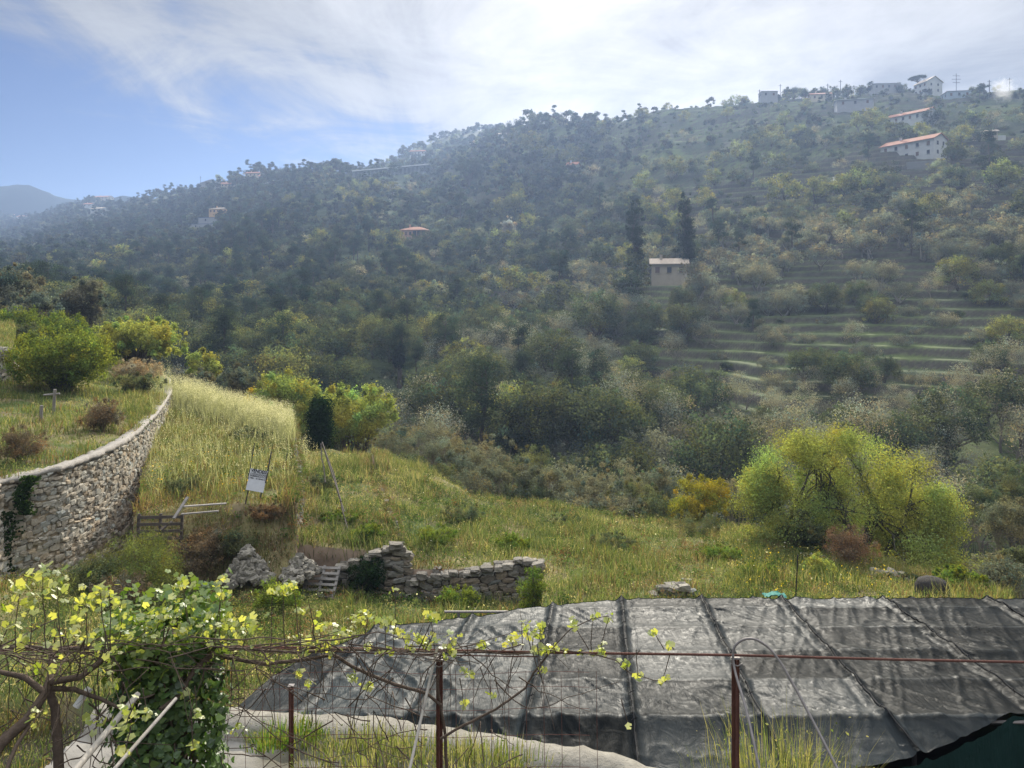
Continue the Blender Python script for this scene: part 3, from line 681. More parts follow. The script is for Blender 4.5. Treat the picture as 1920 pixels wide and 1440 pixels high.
stone_wall('terrace_wall', 'low rubble edge running away from the corner of the squat wall', [edge_pt(764, 22.1, S_t2), edge_pt(745, 25, S_t2), edge_pt(719, 29, S_t2), edge_pt(703, 34, S_t2)], [1.1, .8, .7, .6], 1, 8, sw=(.12, .28), sh=(.08, .16), col=(.17, .15, .12), rough_top=.14, thick=.3)
stone_wall('terrace_wall', 'short stub of dry-stone wall showing over the black net', [P(1215, 1120, 20.3), P(1250, 1106, 20.3), P(1290, 1099, 20.3), P(1303, 1108, 20.4)], .9, 1, 9, sw=(.15, .35), sh=(.09, .16), col=(.22, .2, .165))
def stone_pile(label, C, rx, ry, h, n, seed, col=(.30, .28, .23), size=(.14, .4)):
    rng = np.random.default_rng(seed); mb = MB(); c = []; 
    for k in range(n):
        a = rng.random() * 6.28; r = rng.random() ** .6; t = rng.random() * .9
        z = h * (1 - r) * rng.uniform(.75, 1.0); c.append((C[0] + rx * r * cos(a), C[1] + ry * r * sin(a), C[2] + z))
    c = np.array(c); n = len(c); t = rand_unit(rng, n); t[:, 2] *= .3; t = unit(t); nr = unit(np.cross(t, rand_unit(rng, n))); b = np.cross(nr, t)
    w = rng.uniform(*size, n); cc = np.clip(np.array(col) * (1 + .25 * rng.normal(size=(n, 1))), .05, .7)
    stones(mb, c, t, b, nr, w, w * rng.uniform(.6, .9, n), w * rng.uniform(.5, .8, n), rng, cc)
    tag(mb.build('stone_pile', M_stone, smooth=False), label, 'stone pile')
g_ = on_ground(462, 20.6); stone_pile('cone of grey stones heaped on the bank below the sign', (g_[0], 20.7, g_[2] - .05), .62, .5, .95, 330, 31, size=(.1, .28), col=(.22, .20, .165))
g_ = on_ground(556, 20.9); stone_pile('loose rubble spilled at the foot of the tumbled wall', (g_[0], 21.2, g_[2] - .1), .5, .7, .5, 200, 32, (.22, .2, .165), (.08, .24))
g_ = on_ground(1285, 21.5); stone_pile('few pale stones lying above the stub of wall', (g_[0], 21.6, g_[2] - .02), .35, .2, .22, 10, 33, (.33, .31, .26), (.08, .2))
g_ = on_ground(1530, 27.5); stone_pile('bare grey stones showing in the turf near the big tree', (g_[0], 27.5, g_[2] - .12), .8, .6, .16, 26, 34, (.36, .34, .30))
g_ = on_ground(1640, 25.0); stone_pile('long scatter of stones on the brow by the reddish bush', (g_[0], 24.5, g_[2] - .05), 1.3, .8, .3, 60, 35, (.30, .27, .22))

def wall_growth():
    # grass and creepers grown over the broken terrace edges
    rng = np.random.default_rng(44); mb = MB()
    for (a, b, S, n) in (((553, 22.4), (549, 37), S_t1, 300), ((764, 22.3), (703, 34), S_t2, 260)):
        for k in range(n):
            t = rng.random(); Y = a[1] + (b[1] - a[1]) * t; pxm = np.interp(Y, [22.4, 25, 27, 31, 37], [553, 562, 565, 556, 549]) if S is S_t1 else np.interp(Y, [22.3, 25, 29, 34], [764, 745, 719, 703]); x = (pxm - 960) / F * Y + rng.uniform(-.30, .10); z = float(S(x, Y)) + rng.uniform(-.5, .1) * (rng.random() < .4)
            m = 60; r = rng.uniform(.08, .24); c = np.array([(.13, .17, .05), (.22, .19, .10), (.08, .12, .035), (.17, .12, .07)][rng.integers(4)]); u = rand_unit(rng, m) * (rng.random(m) ** .5)[:, None] * r
            leaves(mb, u + [x + (.12 if z < float(S(x, Y)) - .05 else 0), Y, z + .06], rand_unit(rng, m) + [.4, -.3, .6], rng.uniform(.03, .07, m), rng, c * (1 + .2 * rng.normal(size=(m, 1))), aspect=.4)
    m_ = leaf_mat('wall_growth_leaf', (1, 1, 1), .45, (1.3, 1.25, .7)); tag(mb.build('undergrowth', m_), 'weeds and creepers grown over the broken terrace edges', 'undergrowth', kind='stuff')
wall_growth()
# ------------------------------------------------------------------ shade net over its frame
def net_mat(name, base, rough, bump):
    m, nt, out = mat_new(name); c = coltimes(nt, base, .35, 1.1)
    b = N(nt, 'ShaderNodeBsdfPrincipled'); LK(nt, c, b.inputs['Base Color']); b.inputs['Roughness'].default_value = rough; at = nt.nodes.new('ShaderNodeAttribute'); at.attribute_name = 'col'; LK(nt, MATH(nt, 'MULTIPLY', at.outputs['Fac'], .048), b.inputs['Specular IOR Level'])
    tc = N(nt, 'ShaderNodeTexCoord')
    n = N(nt, 'ShaderNodeTexNoise', i_Scale=5.0, i_Detail=3.0, i_Roughness=.5, i_Distortion=2.0); LK(nt, tc.outputs['Object'], n.inputs['Vector'])
    mp = N(nt, 'ShaderNodeMapping'); mp.inputs['Scale'].default_value = (7, 1.1, 1); mp.inputs['Rotation'].default_value = (0, 0, radians(28)); LK(nt, tc.outputs['Object'], mp.inputs[0])
    n2 = N(nt, 'ShaderNodeTexNoise', i_Scale=2.4, i_Detail=5.0, i_Roughness=.6, i_Distortion=1.0); LK(nt, mp.outputs[0], n2.inputs['Vector'])
    rr = N(nt, 'ShaderNodeMapRange'); LK(nt, n.outputs[0], rr.inputs[0]); rr.inputs[1].default_value = .3; rr.inputs[2].default_value = .7; rr.inputs[3].default_value = rough - .08; rr.inputs[4].default_value = rough + .14; LK(nt, rr.outputs[0], b.inputs['Roughness'])
    h = MATH(nt, 'ADD', n.outputs[0], MATH(nt, 'MULTIPLY', n2.outputs[0], 1.4)); bp = N(nt, 'ShaderNodeBump'); bp.inputs['Strength'].default_value = bump; bp.inputs['Distance'].default_value = .035
    LK(nt, h, bp.inputs['Height']); LK(nt, bp.outputs[0], b.inputs['Normal']); LK(nt, b.outputs[0], out.inputs[0]); return m
M_net = net_mat('shade_net', (.016, .0195, .021), .50, .26); M_netd = net_mat('shade_net_side', (.010, .028, .024), .7, .5)
M_rope = solid('dark_rope', (.012, .012, .013), .9, 0); M_rust = solid('rusty_iron', (.11, .045, .032), .8, .35, 14, .4, 60); M_iron = solid('grey_iron', (.20, .18, .17), .6, .25, 20, metal=.3)
def net_roof_pt(px, py):
    if py <= 1345: Y = 4.01 / ((py - HZ) / F - .126)
    else: Y = 7.1 / ((py - HZ) / F + .2)
    return (px - 960) / F * Y, Y
NF = [(600, 1350), (680, 1302), (690, 1236), (756, 1180), (875, 1160), (1100, 1128), (1165, 1123), (2600, 1123)]
NB = [(600, 1440), (680, 1455), (1300, 1458), (1400, 1440), (1463, 1416), (1540, 1378), (1613, 1341), (2600, 1260)]
def build_net():
    root = empty('shade_net_house', (1.5, 11, -7.3)); tag(root, 'long low greenhouse frame covered with wrinkled black shade net', 'shade house')
    inv = np.array([1.5, 11, -7.3])
    SE = [760, 905, 1040, 1165, 1315, 1465, 1655, 1850, 2060]     # seams, by where they meet the far edge
    X0 = np.arange(682, 2300, 3.0); R = 230; t = np.linspace(0, 1, R)
    fy = np.interp(X0, [a for a, b in NF], [b for a, b in NF]); by = np.interp(X0, [a for a, b in NB], [b for a, b in NB])
    py = fy[None] * (1 - t[:, None]) + by[None] * t[:, None]
    # distances spread evenly along the slope
    Ya = np.where(py <= 1345, 4.01 / ((py - HZ) / F - .126), 7.1 / ((py - HZ) / F + .2))
    Yf, Yb = Ya[0], Ya[-1]; YY = Yf[None] * (1 - t[:, None]) + Yb[None] * t[:, None]
    zz = np.where(YY >= 9.48, -4.01 - .126 * YY, -7.1 + .2 * YY); rows = HZ - F * zz / YY
    px = 1127 + (X0[None] - 1127) * (rows - 740) / 382; xx = (px - 960) / F * YY
    # purlins carry the cloth: it sags between them and between the seams
    PUR = [9.48, 10.7, 11.9, 13.1, 14.3, 15.2, 8.4]
    dp = np.min([np.abs(YY - p) for p in PUR], axis=0); zz = zz - .038 * (1 - np.exp(-(dp / .20) ** 2))
    ds = np.min([np.abs(X0 - s) for s in SE], axis=0)[None] * .0105
    zz = zz + .05 * np.exp(-(ds / .05) ** 2) - .02 * np.exp(-((ds - .14) / .06) ** 2)
    # creases fanning from the seams, small folds, crinkles
    ridg = lambda v: 1 - np.abs(2 * v - 1)
    a1 = ridg(fbm(xx * 2.6 + YY * 1.6, YY * .5 - xx * .2, 61, 3)); a2 = ridg(fbm(xx * 1.2 - YY * 1.5, YY * 1.3 + xx * .9, 62, 4)); a3 = ridg(fbm(xx * 7, YY * 5, 63, 3))
    a4 = ridg(fbm(xx * 5.0 - YY * 2.2, YY * .45 + xx * .25, 67, 2)); wm = sstep(.40, .62, fbm(xx * .8, YY * .8, 68, 2))
    zz = zz + .040 * a1 ** 8 * wm + .017 * a4 ** 6 + .014 * a2 ** 9 * (1 - wm) + .05 * fbm(xx * .5, YY * .5, 64, 2)
    R_, C_ = xx.shape; i = np.arange(R_ - 1)[:, None] * C_; j = np.arange(C_ - 1)[None]; f = np.stack([i + j, i + C_ + j, i + C_ + j + 1, i + j + 1], -1).reshape(-1, 4)
    strip = np.searchsorted(SE, X0); rg = np.random.default_rng(2); tone = rg.uniform(.75, 1.3, 12)[strip]
    pr = np.searchsorted(sorted(PUR), YY.ravel()).reshape(YY.shape); patch = 1 + .5 * (hash2(pr, strip[None] + 0 * pr, 4) - .5) * 2
    # darker doubled patches and a paler band
    for (sa, sb, ya, yb, k) in ((5, 5, 10.7, 11.9, .45), (4, 4, 9.5, 10.7, 1.1), (3, 3, 11.9, 13.1, .7), (2, 2, 8, 10.7, .75), (1, 1, 9, 16, 1.25), (7, 8, 8, 16, .62), (6, 6, 13.1, 16, 1.4), (5, 6, 8, 9.5, 1.25), (3, 3, 9.5, 11.9, 1.2), (6, 6, 9.5, 11.9, .8), (0, 0, 8, 16, .75), (2, 2, 10.7, 13.1, 1.1)):
        patch = np.where((strip[None] >= sa) & (strip[None] <= sb) & (YY > ya) & (YY < yb), patch * k, patch)
    patch = np.where(dp < .035, patch * 1.9, np.where(dp < .09, patch * .7, patch)); patch = np.where(ds < .05, patch * .55, np.where((ds > .05) & (ds < .11), patch * 1.5, patch))
    c = np.clip(tone[None] * patch, .45, 1.25)[..., None] * np.array([1, 1, 1.0]); c = np.where(((strip == 1) | (strip == 2))[None, :, None], c * np.array([.96, 1.03, 1.03]), c)
    mb = MB(); mb.add(np.stack([xx, YY, zz], -1).reshape(-1, 3) - inv, f, c.reshape(-1, 3)); mb.build('net_cover', M_net, root, smooth=True)
    # hanging sides
    mb = MB(); rim = np.stack([xx[-1], YY[-1], zz[-1]], -1); rows_ = []
    for k, dz in enumerate((0, .3, .7, 1.2, 1.9)):
        r = rim.copy(); r[:, 2] -= dz + .004; r[:, 1] -= .06 + .10 * dz + .10 * fbm(r[:, 0] * 1.6, np.full(len(r), dz), 66, 3); rows_.append(r)
    V = np.array(rows_); i = np.arange(4)[:, None] * C_; f = np.stack([i + j, i + C_ + j, i + C_ + j + 1, i + j + 1], -1).reshape(-1, 4); mb.add(V.reshape(-1, 3) - inv, f)
    rim = np.stack([xx[0], YY[0], zz[0]], -1); rows_ = []
    for k, dz in enumerate((0, .3, .7, 1.2, 1.8)):
        r = rim.copy(); r[:, 2] -= dz + .004; r[:, 1] += .04 + .04 * dz; rows_.append(r)
    V = np.array(rows_); f = np.stack([i + j, i + j + 1, i + C_ + j + 1, i + C_ + j], -1).reshape(-1, 4); mb.add(V.reshape(-1, 3) - inv, f); mb.build('net_side', M_netd, root, smooth=True)
    # rope stitched through every seam
    for s in SE[2:]:
        k = int(np.argmin(np.abs(X0 - s))); rr = np.random.default_rng(int(s)); n = len(t)
        p = np.stack([xx[:, k] + .012 * np.cumsum(rr.normal(size=n)) / 9, YY[:, k], zz[:, k] + .014], -1)[::3] - inv
        m2 = MB(); tube(m2, p, .008 + .003 * rr.random(len(p)), 5); 
        for q in range(4, len(p) - 2, 9): tube(m2, [p[q] + (-.04, -.03, .0), p[q] + (0, 0, .012), p[q] + (.04, .04, .0)], .006, 4)
        m2.build('seam_rope', M_rope, root)
    for Yp in PUR[:5]:
        m2 = MB(); r = int(np.argmin(np.abs(YY[:, 300] - Yp))); xs = np.linspace(xx[r, 60], xx[r, -1], 30)
        zb = (-4.01 - .126 * Yp) if Yp >= 9.48 else -7.1 + .2 * Yp
        tube(m2, np.stack([xs, np.full(30, Yp), np.full(30, zb - .06)], -1) - inv, .022, 6); m2.build('purlin', M_iron, root)
    # posts under the cloth
    for Xp in (-1, 2, 5, 8):
        for Yp in (9.48, 14.3):
            m2 = MB(); tube(m2, np.array([[Xp, Yp, -7.6], [Xp, Yp, -4.01 - .126 * Yp - .08]]) - inv, .03, 6); m2.build('post', M_iron, root)
    # the teal rag tied at the far edge
    return root
build_net()
def rag():
    rng = np.random.default_rng(8); mb = MB(); Mt = solid('teal_cloth', (.015, .16, .13), .8, .2, 10)
    base = P(1452, 1120, 15.2); n = 14; u = np.linspace(-.22, .22, n); v = np.linspace(-.1, .1, 6); U, Vv = np.meshgrid(u, v)
    z = .05 * rng.random(U.shape) + .05 * np.exp(-(U / .1) ** 2); f = [[a * n + b, a * n + b + 1, (a + 1) * n + b + 1, (a + 1) * n + b] for a in range(5) for b in range(n - 1)]
    mb.add(np.stack([U + base[0], Vv + base[1], z + base[2] + .02], -1).reshape(-1, 3), f); mb.add(np.stack([U * .8 + base[0], Vv + base[1], z + base[2] + .005], -1).reshape(-1, 3), f)
    tag(mb.build('rag', Mt, smooth=True), 'teal rag knotted on the far edge of the black net', 'rag')
rag()

# ------------------------------------------------------------------ concrete edge of the near terrace
M_conc = solid('old_concrete', (.25, .235, .205), .95, .35, 5, .8, 22)
def conc_edge():
    rng = np.random.default_rng(9); mb = MB(); xs = np.arange(-4.28, 5, .09); ys = np.interp(xs, _ex, _ey); n = len(xs)
    j = lambda a: a * rng.normal(size=n)
    prof = [(-.34, -.02), (-.30, .10), (-.12, .15), (.06, .13), (.13, .02), (.14, -.9), (.14, -3.1)]
    V = np.stack([np.stack([xs + .3 * 0, ys + a + j(.008) + .10 * (fbm(xs * 2.3, xs * 0 + 3, 72, 3) - .5), np.full(n, Z_NEAR + b) + j(.008) + .07 * (fbm(xs * 1.5, xs * 0 + a, 71, 3) - .5)], -1) for a, b in prof], 0)
    R, C_ = V.shape[:2]; i = np.arange(R - 1)[:, None] * C_; k = np.arange(C_ - 1)[None]; f = np.stack([i + k, i + k + 1, i + C_ + k + 1, i + C_ + k], -1).reshape(-1, 4)
    mb.add(V.reshape(-1, 3), f, np.array([1, .98, .93]) * (1)); o = mb.build('low_wall', M_conc, smooth=True); tag(o, 'rough pale concrete lip at the edge of the near terrace', 'low wall')
conc_edge()

# ------------------------------------------------------------------ trellis: posts, rails, hoop, stakes, wire mesh
def rod(name, label, cat, pts, r, mat, group=None, sides=8, parent=None):
    mb = MB(); pts = np.asarray(pts, float)
    if len(pts) > 2: 
        t = np.linspace(0, len(pts) - 1, len(pts) * 5); pts = np.stack([np.interp(t, range(len(pts)), pts[:, k]) for k in range(3)], 1); ker = np.ones(5) / 5
        pp = np.pad(pts, ((2, 2), (0, 0)), mode='edge'); pts = np.stack([np.convolve(pp[:, k], ker, 'valid') for k in range(3)], 1)
    tube(mb, pts, r, sides); o = mb.build(name, mat, parent, smooth=True)
    if parent is None: tag(o, label, cat, group)
    return o
def iron_post(label, px, pytop, Y, w, zb=Z_NEAR):
    root = empty('iron_post', ((px - 960) / F * Y, Y, zb)); tag(root, label, 'post', 'rusty trellis posts'); h = (HZ - pytop) / F * Y - zb
    mb = MB()   # T-section iron
    box(mb, (0, 0, h / 2 - .2), (w, .008, h + .4)); box(mb, (0, -.02, h / 2 - .2), (.008, .032, h + .4)); mb.build('stem', M_rust, root)
    mb = MB(); box(mb, (0, -.0, h + .004), (w * 1.15, .05, .006)); tube(mb, [(-.04, -.03, h - .02), (.0, -.045, h - .03), (.04, -.03, h - .02)], .004, 5); mb.build('wire_tie', M_iron, root)
iron_post('rusty iron post carrying the rail inside the bent hoop', 1379, 1234, 5.0, .05)
iron_post('rusty iron post wound with vine beside the grey pole', 824, 1236, 5.05, .044)
iron_post('short leaning rusty post showing behind the bare canes', 546, 1286, 6.9, .045)
rod('trellis_rail', 'thin iron rail running level from the vine over the black net', 'rail', [P(-80, 1214, 4.9), P(300, 1213, 4.95), P(560, 1214, 5.0), P(826, 1219, 5.03), P(1040, 1224, 5.02), P(1379, 1228, 5.0), P(1640, 1236, 4.97), P(2040, 1244, 4.95)], .0085, M_rust)
rod('trellis_wire', 'second thin wire strung just under the rail among the canes', 'wire', [P(-80, 1222, 4.85), P(430, 1211, 4.9), P(700, 1226, 5.0), P(1040, 1232, 5.0)], .004, M_rust)
rod('hoop', 'bent iron hoop arching over the rusty post', 'hoop', [P(1430, 1470, 4.4), P(1400, 1330, 4.7), P(1376, 1255, 4.95), P(1373, 1215, 4.97), P(1392, 1198, 4.97), P(1418, 1197, 4.95), P(1452, 1222, 4.9), P(1500, 1305, 4.75), P(1580, 1460, 4.4)], .0085, M_iron)
M_cane = solid('dry_cane', (.32, .29, .25), .8, .25, 9, .2)
rod('stake', 'pale straight pole leaning past the ivy-covered post', 'pole', [P(120, 1470, 3.5), P(258, 1302, 4.2)], .016, M_cane, 'leaning poles')
rod('stake', 'thinner pale pole crossing in front of the ivy', 'pole', [P(190, 1470, 3.4), P(330, 1310, 4.0)], .009, M_cane, 'leaning poles')
rod('stake', 'grey pole leaning against the vine-wound post', 'pole', [P(762, 1470, 4.3), P(800, 1300, 4.8), P(822, 1205, 5.0)], .0095, M_cane, 'leaning poles')
rod('pipe', 'short white plastic pipe caught in the vine tangle', 'pipe', [P(142, 1326, 4.3), P(168, 1290, 4.35)], .02, solid('white_plastic', (.7, .69, .66), .5, .05))
def wire_fence():
    mb = MB(); x0, x1 = 425, 1130
    for px in np.arange(x0, x1, 33): tube(mb, [P(px, 1262 + 10 * sin(px), 5.9), P(px + 3, 1480, 5.7)], .0022, 3, cap=False)
    for py in (1262, 1290, 1330, 1380, 1440): tube(mb, [P(a, py + 3 * sin(a / 60), 5.9 - (py - 1262) / 1500) for a in np.arange(x0, x1, 40)], .0022, 3, cap=False)
    tag(mb.build('wire_fence', M_rust), 'sagging rusty wire mesh strung under the vine canes', 'fence')
wire_fence()
M_roddk = solid('dark_iron', (.03, .025, .025), .8, .2)
# ------------------------------------------------------------------ sign
def sign():
    Y = 22.7; c = P(477, 921, Y); s = Y / F; root = empty('for_sale_sign', (c[0], Y, c[2]), 0); root.rotation_euler = (radians(-12), radians(10), 0)
    tag(root, 'white printed board hung between two thin leaning dark rods', 'sign')
    w, h = 33 * s, 40 * s; Mw = solid('weathered_white_board', (.62, .63, .66), .7, .12, 6); Mb = solid('board_backing', (.5, .5, .5), .7)
    mb = MB(); box(mb, (0, 0, h / 2), (w, .018, h)); mb.build('board', Mw, root)
    for txt, zz, size in (('VENDESI', h * .84, .145), ('COSTRUZIONE', h * .735, .062), ('FABBRICATO', h * .645, .062), ('TEL. 018451', h * .545, .056)):
        cu = bpy.data.curves.new('lettering', 'FONT'); cu.body = txt; cu.size = size; cu.align_x = 'CENTER'; cu.extrude = .002; cu.offset = .004 if size > .1 else .001
        t = bpy.data.objects.new('lettering', cu); link(t); deps = bpy.context.evaluated_depsgraph_get(); me = bpy.data.meshes.new_from_object(t.evaluated_get(deps)); bpy.data.objects.remove(t)
        o = bpy.data.objects.new('lettering', me); link(o, root); me.materials.clear(); me.materials.append(M_rope); o.location = (0, -.012, zz); o.rotation_euler = (pi / 2, 0, 0)
        bw = max(v.co.x for v in me.vertices) - min(v.co.x for v in me.vertices); k = w * .9 / bw; o.scale = (k, 1, 1)
    mb = MB(); tube(mb, [(-w / 2 + .0, -.015, h * .5), (-w / 2 - .14, .25, h * 2.15)], .013, 6); mb.build('rod', M_roddk, root)
    mb = MB(); tube(mb, [(w / 2 + .01, -.015, h * .45), (w / 2 - .02, .02, h * 1.2), (w / 2 - .10, .22, h * 1.9)], .02, 6); mb.build('rod', M_roddk, root)
    mb = MB(); tube(mb, [(-w / 2 + .06, .03, h * .2), (-w / 2 + .1, .04, -.9)], .018, 6); tube(mb, [(w / 2 - .06, .03, h * .2), (w / 2 - .04, .04, -.9)], .018, 6); mb.build('leg', M_roddk, root)
sign()
# ------------------------------------------------------------------ pallets, boards, poles
M_wood = solid('grey_weathered_wood', (.24, .22, .20), .9, .3, 8, .4, 40); M_woodd = solid('dark_old_wood', (.085, .07, .058), .9, .3, 8, .4, 40)
def pallet(label, c, rz, tilt, w, h, n, mat, cat='pallet'):
    root = empty('pallet', c, 0); root.rotation_euler = (tilt, 0, rz); tag(root, label, cat)
    for k in range(n): mb = MB(); box(mb, (0, -.03, h * (k + .5) / n), (w, .022, h / n * .45)); mb.build('slat', mat, root)
    for x in (-w / 2 + .04, 0, w / 2 - .04): mb = MB(); box(mb, (x, .012, h / 2), (.07, .06, h)); mb.build('stringer', mat, root)
g_ = on_ground(596, 21.2); pallet('pale slatted pallet lying tilted against the squat stone wall', (g_[0], 21.1, g_[2] + .02), radians(-6), radians(-42), .95, .95, 6, M_wood)
g_ = P(298, 985, 21.2); pallet('dark stack of slatted boards set against the tall curved wall', (g_[0], 21.2, -6.95), radians(4), radians(-8), 1.25, .95, 5, M_woodd)
def plank(label, a, b, w, t, mat):
    mb = MB(); a = np.array(a); b = np.array(b); d = b - a; L = np.linalg.norm(d); d /= L; s = unit(np.cross(d, [0, 0, 1.0])); u = np.cross(s, d); R = np.stack([s, d, u], 0)
    v = (BOXV * np.array([w, L, t])) @ R + (a + b) / 2; mb.add(v, BOXF); tag(mb.build('plank', mat), label, 'plank', 'old planks')
plank('grey plank propped up at an angle beside the dark stack', P(326, 972, 20.9), P(352, 932, 21.4), .09, .03, M_wood)
plank('long weathered plank lying in the grass right of the dark stack', P(338, 950, 21.2), P(424, 944, 21.3), .10, .03, M_wood)
plank('second long weathered plank lying lower in the grass', P(340, 964, 21.1), P(410, 958, 21.2), .08, .03, M_wood)
plank('dark thin board slanting down below the dark stack', P(300, 995, 21.2), P(322, 978, 21.6), .08, .03, M_woodd)
plank('old timber lying in the turf under the squat wall', P(612, 1120, 20.8), P(670, 1136, 20.6), .12, .09, M_woodd)
def pole_bundle():
    root = empty('pole_bundle', (-6.0, 24, -7.4)); tag(root, 'bundle of thin dark poles leaning together on the middle terrace', 'poles'); inv = np.array([-6.0, 24, -7.4])
    for k, (a, b) in enumerate((((604, 830, 29), (652, 992, 24)), ((606, 838, 29), (646, 960, 24.5)), ((610, 846, 28.5), (640, 940, 25)), ((601, 832, 29), (610, 905, 26.5)))):
        p = P(*a); q = P(*b); p[2] += 0; mb = MB(); tube(mb, bent(p, q, np.random.default_rng(k), 6, .03) - inv, .022, 5); mb.build('pole', M_woodd, root)
pole_bundle()
for lab, pts in (('short dark rod standing at the head of the tumbled wall', (P(533, 875, 27.0), P(539, 850, 27.0))), ('thin upright rod standing in the turf behind the teal rag', (P(1492, 1122, 19), P(1496, 1040, 19))), ('short grey stump of post on the upper left terrace', (P(100, 775, 31), P(103, 730, 31))), ('taller weathered post on the upper left terrace', (P(76, 800, 29), P(78, 760, 29)))):
    if 'upper left' in lab: rod('stake', lab, 'stake', (pts[0], pts[1]), .06, M_wood)
    else: rod('stake', lab, 'stake', pts, .016, M_roddk)
mbx = MB(); rod('rail', 'crosspiece rail tied between two weathered stakes', 'rail', (P(82, 741, 31), P(112, 738, 31)), .04, M_wood)
def bale():
    rng = np.random.default_rng(4); mb = MB(); c = P(1747, 1106, 21.5); u = np.linspace(0, 2 * pi, 22, endpoint=False); prof = [(.02, -.55), (.36, -.5), (.43, -.2), (.43, .1), (.36, .26), (.2, .34), (.02, .36)]
    V = np.array([[((r + .015 * rng.normal()) * cos(a), (r + .015 * rng.normal()) * sin(a), z) for a in u] for r, z in prof]) + c
    f = [[a * 22 + b, a * 22 + (b + 1) % 22, (a + 1) * 22 + (b + 1) % 22, (a + 1) * 22 + b] for a in range(6) for b in range(22)]; mb.add(V.reshape(-1, 3), f)
    root = mb.build('wicker_bin', solid('dark_wicker', (.035, .03, .026), .9, .4, 25, .8, 50), smooth=True); tag(root, 'dark rounded bin standing just behind the net at right', 'bin')
bale()
# ------------------------------------------------------------------ turf of the terraces
LOWX = lambda px, y: ((px < 1016) & (y < 22.15)) | ((px < 262) & (y < 45))
def blades(mb, v, c):
    # each blade: a strip to its bend, a tip beyond it
    m = len(v); i = np.arange(m)[:, None] * 5; q = i + np.array([[0, 1, 2, 4]]); t = i + np.array([[4, 2, 3]]); V = v.reshape(-1, 3); C = np.repeat(c, 5, axis=0)
    mb.add(V, q, C); n = mb.n; mb.L.append((t + n - len(V)).ravel().astype(np.int32)); mb.S.append(np.full(m, 3, np.int32)); mb.M.append(np.zeros(m, np.int32))
def grass_field(name, label, n, seed, fpos, hgt, wid, colf, lean=.45, kind='stuff', cat='grass', parts=3):
    rng = np.random.default_rng(seed); x, y = fpos(rng, n); z = ground_z(x, y); px = 960 + F * x / y
    m = len(x); h = hgt(rng, x, y, px); keep = h > .03; x, y, z, px, h = x[keep], y[keep], z[keep], px[keep], h[keep]; m = len(x)
    a = rng.random(m) * 6.28; w = wid * rng.uniform(.6, 1.4, m); t = np.stack([np.cos(a), np.sin(a), np.zeros(m)], 1)
    la = rng.random(m) * 6.28; ld = np.stack([np.cos(la), np.sin(la), np.zeros(m)], 1) * (lean * rng.random(m) ** .7)[:, None]
    p0 = np.stack([x, y, z - .02], 1); up = np.array([0, 0, 1.0]); mid = p0 + (up * .55 + ld * .35) * h[:, None]; tip = p0 + (up * (1 - .3 * np.linalg.norm(ld, axis=1, keepdims=True)) + ld * 1.2) * h[:, None]
    v = np.stack([p0 - t * w[:, None] * .5, p0 + t * w[:, None] * .5, mid + t * w[:, None] * .42, tip, mid - t * w[:, None] * .42], 1)
    c = colf(rng, x, y, px, m); mb = MB(); blades(mb, v, c); o = mb.build(name, M_grass); tag(o, label, cat, kind=kind); return o
def fan_pos(y0, y1, pa, pb, clump=.35):
    def f(rng, n):
        y = np.sqrt(rng.uniform(y0 ** 2, y1 ** 2, n)); px = rng.uniform(pa, pb, n); x = (px - 960) / F * y
        k = int(n * clump); j = rng.integers(0, n // 9, k); x[:k] = x[j] + rng.normal(size=k) * .10; y[:k] = y[j] + rng.normal(size=k) * .10
        x += 0; return x, y
    return f
TURF = dict(green=(.120, .155, .060), deep=(.062, .095, .036), straw=(.29, .26, .15), yellow=(.21, .20, .06), rust=(.19, .125, .075), pale=(.46, .43, .30))
def turf_col(rng, x, y, px, m):
    C = {k: np.array(v) for k, v in TURF.items()}
    n1 = fbm(x / 2.2, y / 2.2, 81, 3); n2 = fbm(x / 1.1, y / 1.1, 82, 3); n3 = fbm(x / 4.5, y / 4.5, 83, 2)
    t1 = (px > 262) & (px < 555) & (y > 22); straw = .12 * t1 + .16 + .9 * np.clip(n1 - .52, 0, 1) * 2; rust = .5 * sstep(.55, .68, n2) * (1 - .3 * t1); rust = rust + .35 * (t1 & (y < 25.5)) + .45 * ((px > 250) & (px < 560) & (y < 22.8) & (y > 19.8))
    edge = ((np.abs(px - np.interp(y, [22, 25, 29, 34], [764, 740, 716, 700])) < 26) & (y > 22)) | ((np.abs(px - 575) < 22) & (y > 22))
    rust = rust + .3 * edge; straw = straw + .3 * edge + .25 * sstep(28, 36, y) * (px > 600); deep = .5 * sstep(.48, .6, n3) * (px > 560) + .25 * (y < 22) * (px < 1016); yel = .22 * (px > 1350) + .10 + .2 * t1
    W = np.stack([np.full(m, .75), deep, straw, yel, rust], 1); W = np.cumsum(W / W.sum(1, keepdims=True), 1); r = rng.random(m)[:, None]; k = (r > W).sum(1).clip(0, 4)
    pal = np.stack([C['green'], C['deep'], C['straw'], C['yellow'], C['rust']]); c = pal[k] * (1 + .22 * rng.normal(size=(m, 1))); return np.clip(c * (.75 + .5 * n1[:, None]), .01, .8)
def turf_h(rng, x, y, px):
    n = fbm(x / 1.4, y / 1.4, 85, 3); h = (.10 + .60 * np.clip(n - .38, 0, 1) * 1.7) * rng.uniform(.4, 1.4, len(x)) ** 1.3; t1 = (px > 262) & (px < 555) & (y > 22)
    h = h * (1 + .05 * t1); sg = (np.abs(px - 478) < 42) & (y > 21.6) & (y < 24.2); h = np.where(sg, h * .35, h); h = np.where((px < 300) & (y > 22) & ~LOWX(px, y), h * .8, h); return h
G1 = grass_field('grass', 'tangled green and straw grass of the middle terraces', 230000, 11, fan_pos(13.5, 40, 240, 1900), turf_h, .017, turf_col)
